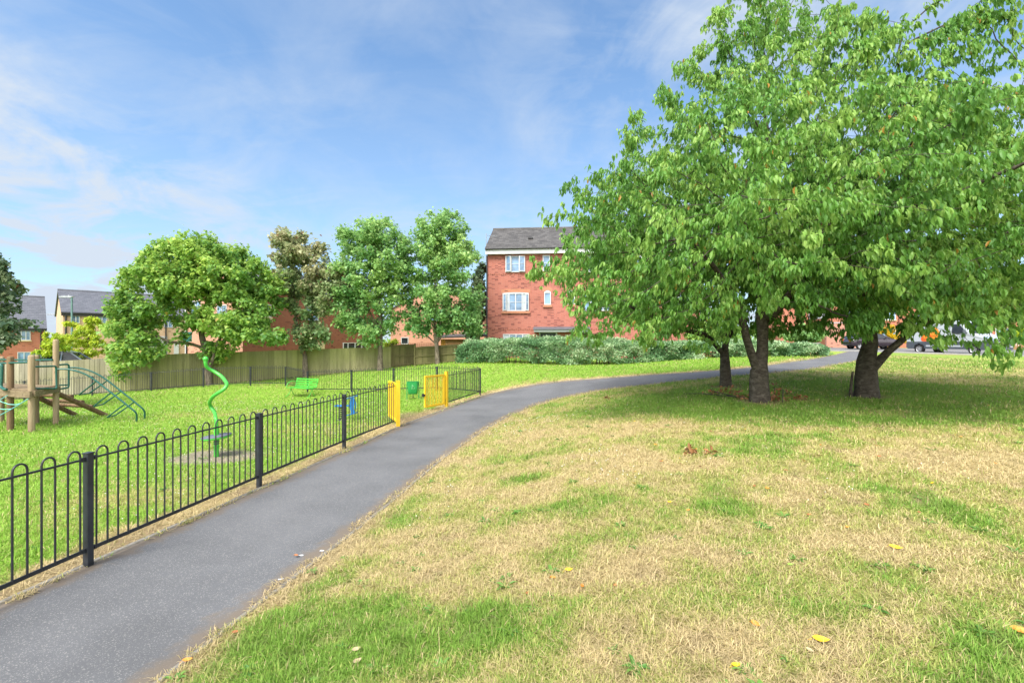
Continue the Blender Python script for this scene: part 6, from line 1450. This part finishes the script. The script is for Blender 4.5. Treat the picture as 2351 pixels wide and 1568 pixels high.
def backwall():
    a, b = V3(fpt(1395, 29.3), 29.3, 0), V3(fpt(1880, 29.8), 29.8, 0); t = thing('brick_wall', 'low red brick garden wall just visible through the foot of the hedge', 'wall', on(a.x, a.y))
    m = MB(); d = b - a; m.beam(on(a.x, a.y, .28), on(b.x, b.y, .28), .22, .75); m.build('wall', M['brick_red'], t)
    m = MB(); m.beam(on(a.x, a.y, .69), on(b.x, b.y, .69), .28, .07); m.build('coping', M['kerb'], t)
backwall()

# ------------------------------------------------------------------ fallen branches, leaves, litter
leafW = m_leaf('withered_leaf', (0.11, 0.045, 0.018), (0.22, 0.10, 0.04), (0.36, 0.19, 0.08), transl=.15)
def withered(label, spots, stems, per=19):
    b0 = on(*spots[0][:2]); t = thing('fallen_branch', label, 'branch', b0, 'withered branches under the cherry')
    m = MB()
    for s in stems: m.tube([on(x, y, z) for x, y, z in s], .012, 5)
    if stems: m.build('stem', M['bark'], t)
    C = []; 
    for (x, y, r, h) in spots:
        n = per; p = rng.normal(0, 1, (n, 3)) * np.array((r, r, h * .5)); C.append(np.stack([x + p[:, 0], y + p[:, 1], h1(x, y) + np.abs(p[:, 2]) + .02], 1))
    C = np.concatenate(C); N = len(C); d = norm(rng.normal(0, 1, (N, 3)) * np.array((1, 1, .9))); n_ = norm(np.cross(d, rng.normal(0, 1, (N, 3)))); L = rng.uniform(.06, .11, N)
    V, F, K = leaf_arrays(C, d, n_, L, L * .55, 'ovate'); np_mesh('withered_leaves', V, F, leafW, t, attrs={'tint': np.repeat(rng.uniform(0, .97, N), K)})
def w2(u, v): g = G(u, v); return float(g[0]), float(g[1])
sp1 = [(*w2(1637, 906), .07, .16), (*w2(1655, 905), .06, .12), (*w2(1681, 908), .07, .16), (*w2(1695, 913), .08, .12), (*w2(1706, 917), .09, .10)]
withered('fallen branch with withered brown leaves lying left of the twin-stemmed cherry', sp1, [[(*w2(1570, 907), .03), (*w2(1610, 908), .05), (*w2(1660, 913), .05), (*w2(1712, 918), .06)], [(*w2(1690, 915), .04), (*w2(1640, 906), .08)]])
sp2 = [(*w2(1772, 922), .08, .24), (*w2(1779, 918), .06, .26), (*w2(1798, 924), .07, .26), (*w2(1808, 909), .04, .10), (*w2(1824, 919), .06, .13), (*w2(1838, 920), .05, .07)]
withered('cluster of withered brown shoots sprouting right of the twin-stemmed cherry', sp2, [[(*w2(1770, 923), .0), (*w2(1778, 921), .15), (*w2(1779, 919), .30)], [(*w2(1797, 925), .0), (*w2(1798, 924), .30)]])
sp3 = [(*w2(1580, 1046), .05, .06), (*w2(1592, 1043), .05, .05)]
withered('small heap of withered brown leaves on the dry lawn, left of its twin', sp3, [], 14)
withered('crumpled dark brown leaf cluster on the dry lawn, right of the small heap', [(*w2(1632, 1043), .035, .06)], [], 14)
withered('small brown leaf scrap beside the footpath bend near the edge of the tree shade', [(*w2(1395, 917), .06, .05)], [], 12)

def weeds():
    C = []; Dv = []; Nv = []; Ln = []; Wd = []; T = []
    for i in range(150):
        r_ = math.exp(rng.uniform(math.log(2.2), math.log(13))); a0 = rng.uniform(R(-52), R(52)); x, y = r_ * math.sin(a0), r_ * math.cos(a0)
        if inpoly(np.array([x]), np.array([y]), PATHPOLY)[0]: continue
        z = h1(x, y); k = int(rng.integers(6, 12)); s_ = rng.uniform(.035, .085)
        for j in range(k):
            a = 2 * math.pi * j / k + rng.normal(0, .25); e_ = rng.uniform(.15, .75)
            C.append((x + .006 * math.cos(a), y + .006 * math.sin(a), z + .008)); Dv.append((math.cos(a), math.sin(a), e_)); Nv.append((-math.cos(a) * e_, -math.sin(a) * e_, 1)); Ln.append(s_ * rng.uniform(.7, 1.2)); Wd.append(s_ * rng.uniform(.22, .38)); T.append(rng.uniform(.1, .9))
    V, F, K = leaf_arrays(np.array(C), norm(np.array(Dv)), norm(np.array(Nv)), np.array(Ln), np.array(Wd), 'ovate')
    lw = m_leaf('weed_leaf', (0.06, 0.16, 0.03), (0.11, 0.25, 0.045), (0.19, 0.34, 0.07), transl=.3)
    tag(np_mesh('weeds', V, F, lw, attrs={'tint': np.repeat(np.array(T), K)}), 'small broad-leaved weed rosettes scattered through the turf', 'weeds', kind='stuff')
    Vs = []; Fs = []; n = 0
    x = rng.uniform(-1.2, 6, 420); y = rng.uniform(2.2, 9, 420); ok = ~inpoly(x, y, PATHPOLY); x, y = x[ok], y[ok]; z = H(x, y); n = len(x); h_ = rng.uniform(.06, .17, n); a = rng.uniform(0, 6.28, n); l_ = rng.uniform(.1, .9, n)
    tip = np.stack([x + np.cos(a) * h_ * l_, y + np.sin(a) * h_ * l_, z + h_ * np.sqrt(1 - np.minimum(l_, .98) ** 2)], 1); b = np.stack([x, y, z], 1); sd = np.stack([-np.sin(a), np.cos(a), 0 * a], 1) * .0011
    V = np.stack([b - sd, b + sd, tip + sd * .5, tip - sd * .5], 1).reshape(-1, 3); i = np.arange(n) * 4
    tag(np_mesh('dry_stalks', V, [np.stack([i, i + 1, i + 2, i + 3], 1)], m_plain('straw', (0.58, 0.48, 0.27), .8, .1)), 'thin bleached grass stalks standing out of the dry turf', 'grass', kind='stuff')
weeds()
LC = {'yellow': m_plain('yellow_fallen_leaf', (0.72, 0.43, 0.02), .6, .3, var=.2, nscale=30), 'orange': m_plain('orange_fallen_leaf', (0.60, 0.23, 0.04), .6, .3, var=.25, nscale=30),
      'brown': m_plain('brown_fallen_leaf', (0.30, 0.12, 0.05), .7, .2, var=.3, nscale=30), 'pale': m_plain('pale_fallen_leaf', (0.40, 0.32, 0.19), .7, .2, var=.15, nscale=30), 'green': m_plain('green_fallen_leaf', (0.20, 0.40, 0.05), .6, .3, var=.15, nscale=30)}
def fallen(u, v, ln, ang, col, label, group=None, curl=.12):
    ln *= .84; p = gp(u, v); a = R(ang); d = V3(math.cos(a), math.sin(a), 0); s = V3(-d.y, d.x, 0); w = ln * .44; b = p + V3(0, 0, .028) - d * ln / 2
    tilt = V3(0, -.25, .0); m = MB(); rows = []
    for i in range(9):
        f = i / 8; hw = w / 2 * (math.sin(math.pi * f ** .82) ** .8 if 0 < f < 1 else 0.02); z = curl * ln * (4 * (f - .5) ** 2) - .35 * ln * 0
        c = b + d * (ln * f) + V3(0, 0, z); rows.append([c + s * hw + V3(0, 0, hw * .75), c + s * hw * .5 + V3(0, 0, hw * .25), c, c - s * hw * .5 + V3(0, 0, -hw * .05), c - s * hw + V3(0, 0, hw * .05)])
    for i in range(8):
        for j in range(4): m.face([rows[i][j], rows[i + 1][j], rows[i + 1][j + 1], rows[i][j + 1]], True)
    m.tube([b - d * ln * .22 + V3(0, 0, -.01), b], .0016, 4)
    o = m.build('fallen_leaf', LC[col], None, loc=p); tag(o, label, 'leaf', group or 'fallen leaves on the lawn')
for a in ((2057, 1270, .105, -38, 'yellow', 'large clean yellow leaf lying on the dry lawn at the right'),
          (2345, 1468, .11, -32, 'orange', 'large orange-yellow leaf cut by the right edge of the lawn'),
          (1306, 1322, .075, 15, 'yellow', 'bright yellow leaf propped up on the dry lawn, near the middle foreground'),
          (1270, 1336, .05, -20, 'orange', 'small orange leaf just left of the propped yellow leaf'),
          (1337, 1356, .06, 70, 'orange', 'narrow orange-brown leaf just below the propped yellow leaf'),
          (1412, 1360, .055, 60, 'brown', 'dark brown curled leaf on dry grass, right of the orange-brown one'),
          (1735, 1450, .075, -70, 'orange', 'reddish orange leaf standing in green grass in the lower middle'),
          (1885, 1483, .10, -18, 'yellow', 'long pale orange-yellow leaf lying flat, lower right foreground'),
          (818, 1509, .07, 35, 'pale', 'pale cream leaf on lush green grass near the bottom edge'),
          (820, 1537, .07, 50, 'pale', 'bleached brown leaf in the long green grass at the bottom edge'),
          (430, 1528, .07, 20, 'orange', 'orange leaf on the bare soil beside the path at bottom left'),
          (541, 1463, .06, 25, 'brown', 'brown leaf lying where the path edge meets dry soil'),
          (1210, 1376, .05, 60, 'brown', 'small brown leaf in yellow-green tuft left of the dry patch'),
          (1815, 1308, .055, 0, 'green', 'round green leaf lying on the dry lawn'),
          (1580, 1178, .05, 30, 'orange', 'coral orange leaf on the pale dry turf beside the bright green tuft'),
          (680, 1283, .06, -20, 'brown', 'tan leaf lying on the footpath next to a white scrap'),
          (1860, 1508, .05, -60, 'pale', 'faded pink-brown leaf at the bottom, left of the long yellow leaf'),
          (1945, 1220, .05, 10, 'orange', 'amber leaf in a yellow-green streak of turf at the right'),
          (1690, 1552, .06, 10, 'yellow', 'yellow leaf at the bottom edge right of centre')):
    fallen(*a)
k = 0
for i in range(60):
    u, v = random.uniform(1420, 2340), random.choice([random.uniform(925, 1010), random.uniform(960, 1130), random.uniform(1000, 1200)])
    if v < 930 and u < 1600: continue
    fallen(u, v, random.uniform(.045, .08), random.uniform(0, 360), random.choice(['orange', 'brown', 'brown', 'pale', 'yellow']), 'small dry fallen leaf lying on the lawn in front of the cherry trees', 'leaves strewn in front of the cherries', .15); k += 1
def litter(u, v, s, label, n=7):
    p = gp(u, v); m = MB(); rr = random.Random(int(u)); pts = [p + V3(s * math.cos(a) * rr.uniform(.6, 1), s * .6 * math.sin(a) * rr.uniform(.6, 1), rr.uniform(.008, s * .5)) for a in np.linspace(0, 6.283, n + 1)[:-1]]; c = p + V3(0, 0, s * .45)
    for i in range(n): m.face([pts[i], pts[(i + 1) % n], c])
    for i in range(n): m.face([pts[(i + 1) % n], pts[i], p + V3(0, 0, .004)])
    tag(m.build('paper_scrap', M['pale'] if n < 9 else M['white'], None, loc=p), label, 'litter', 'white scraps along the path edge')
litter(645, 1336, .035, 'crumpled white scrap lying at the right edge of the footpath', 9)
litter(691, 1280, .03, 'flat white scrap lying on the footpath beside a tan leaf', 9)
litter(738, 1270, .03, 'white scrap caught in the weeds at the path edge, farthest from the viewer', 9)
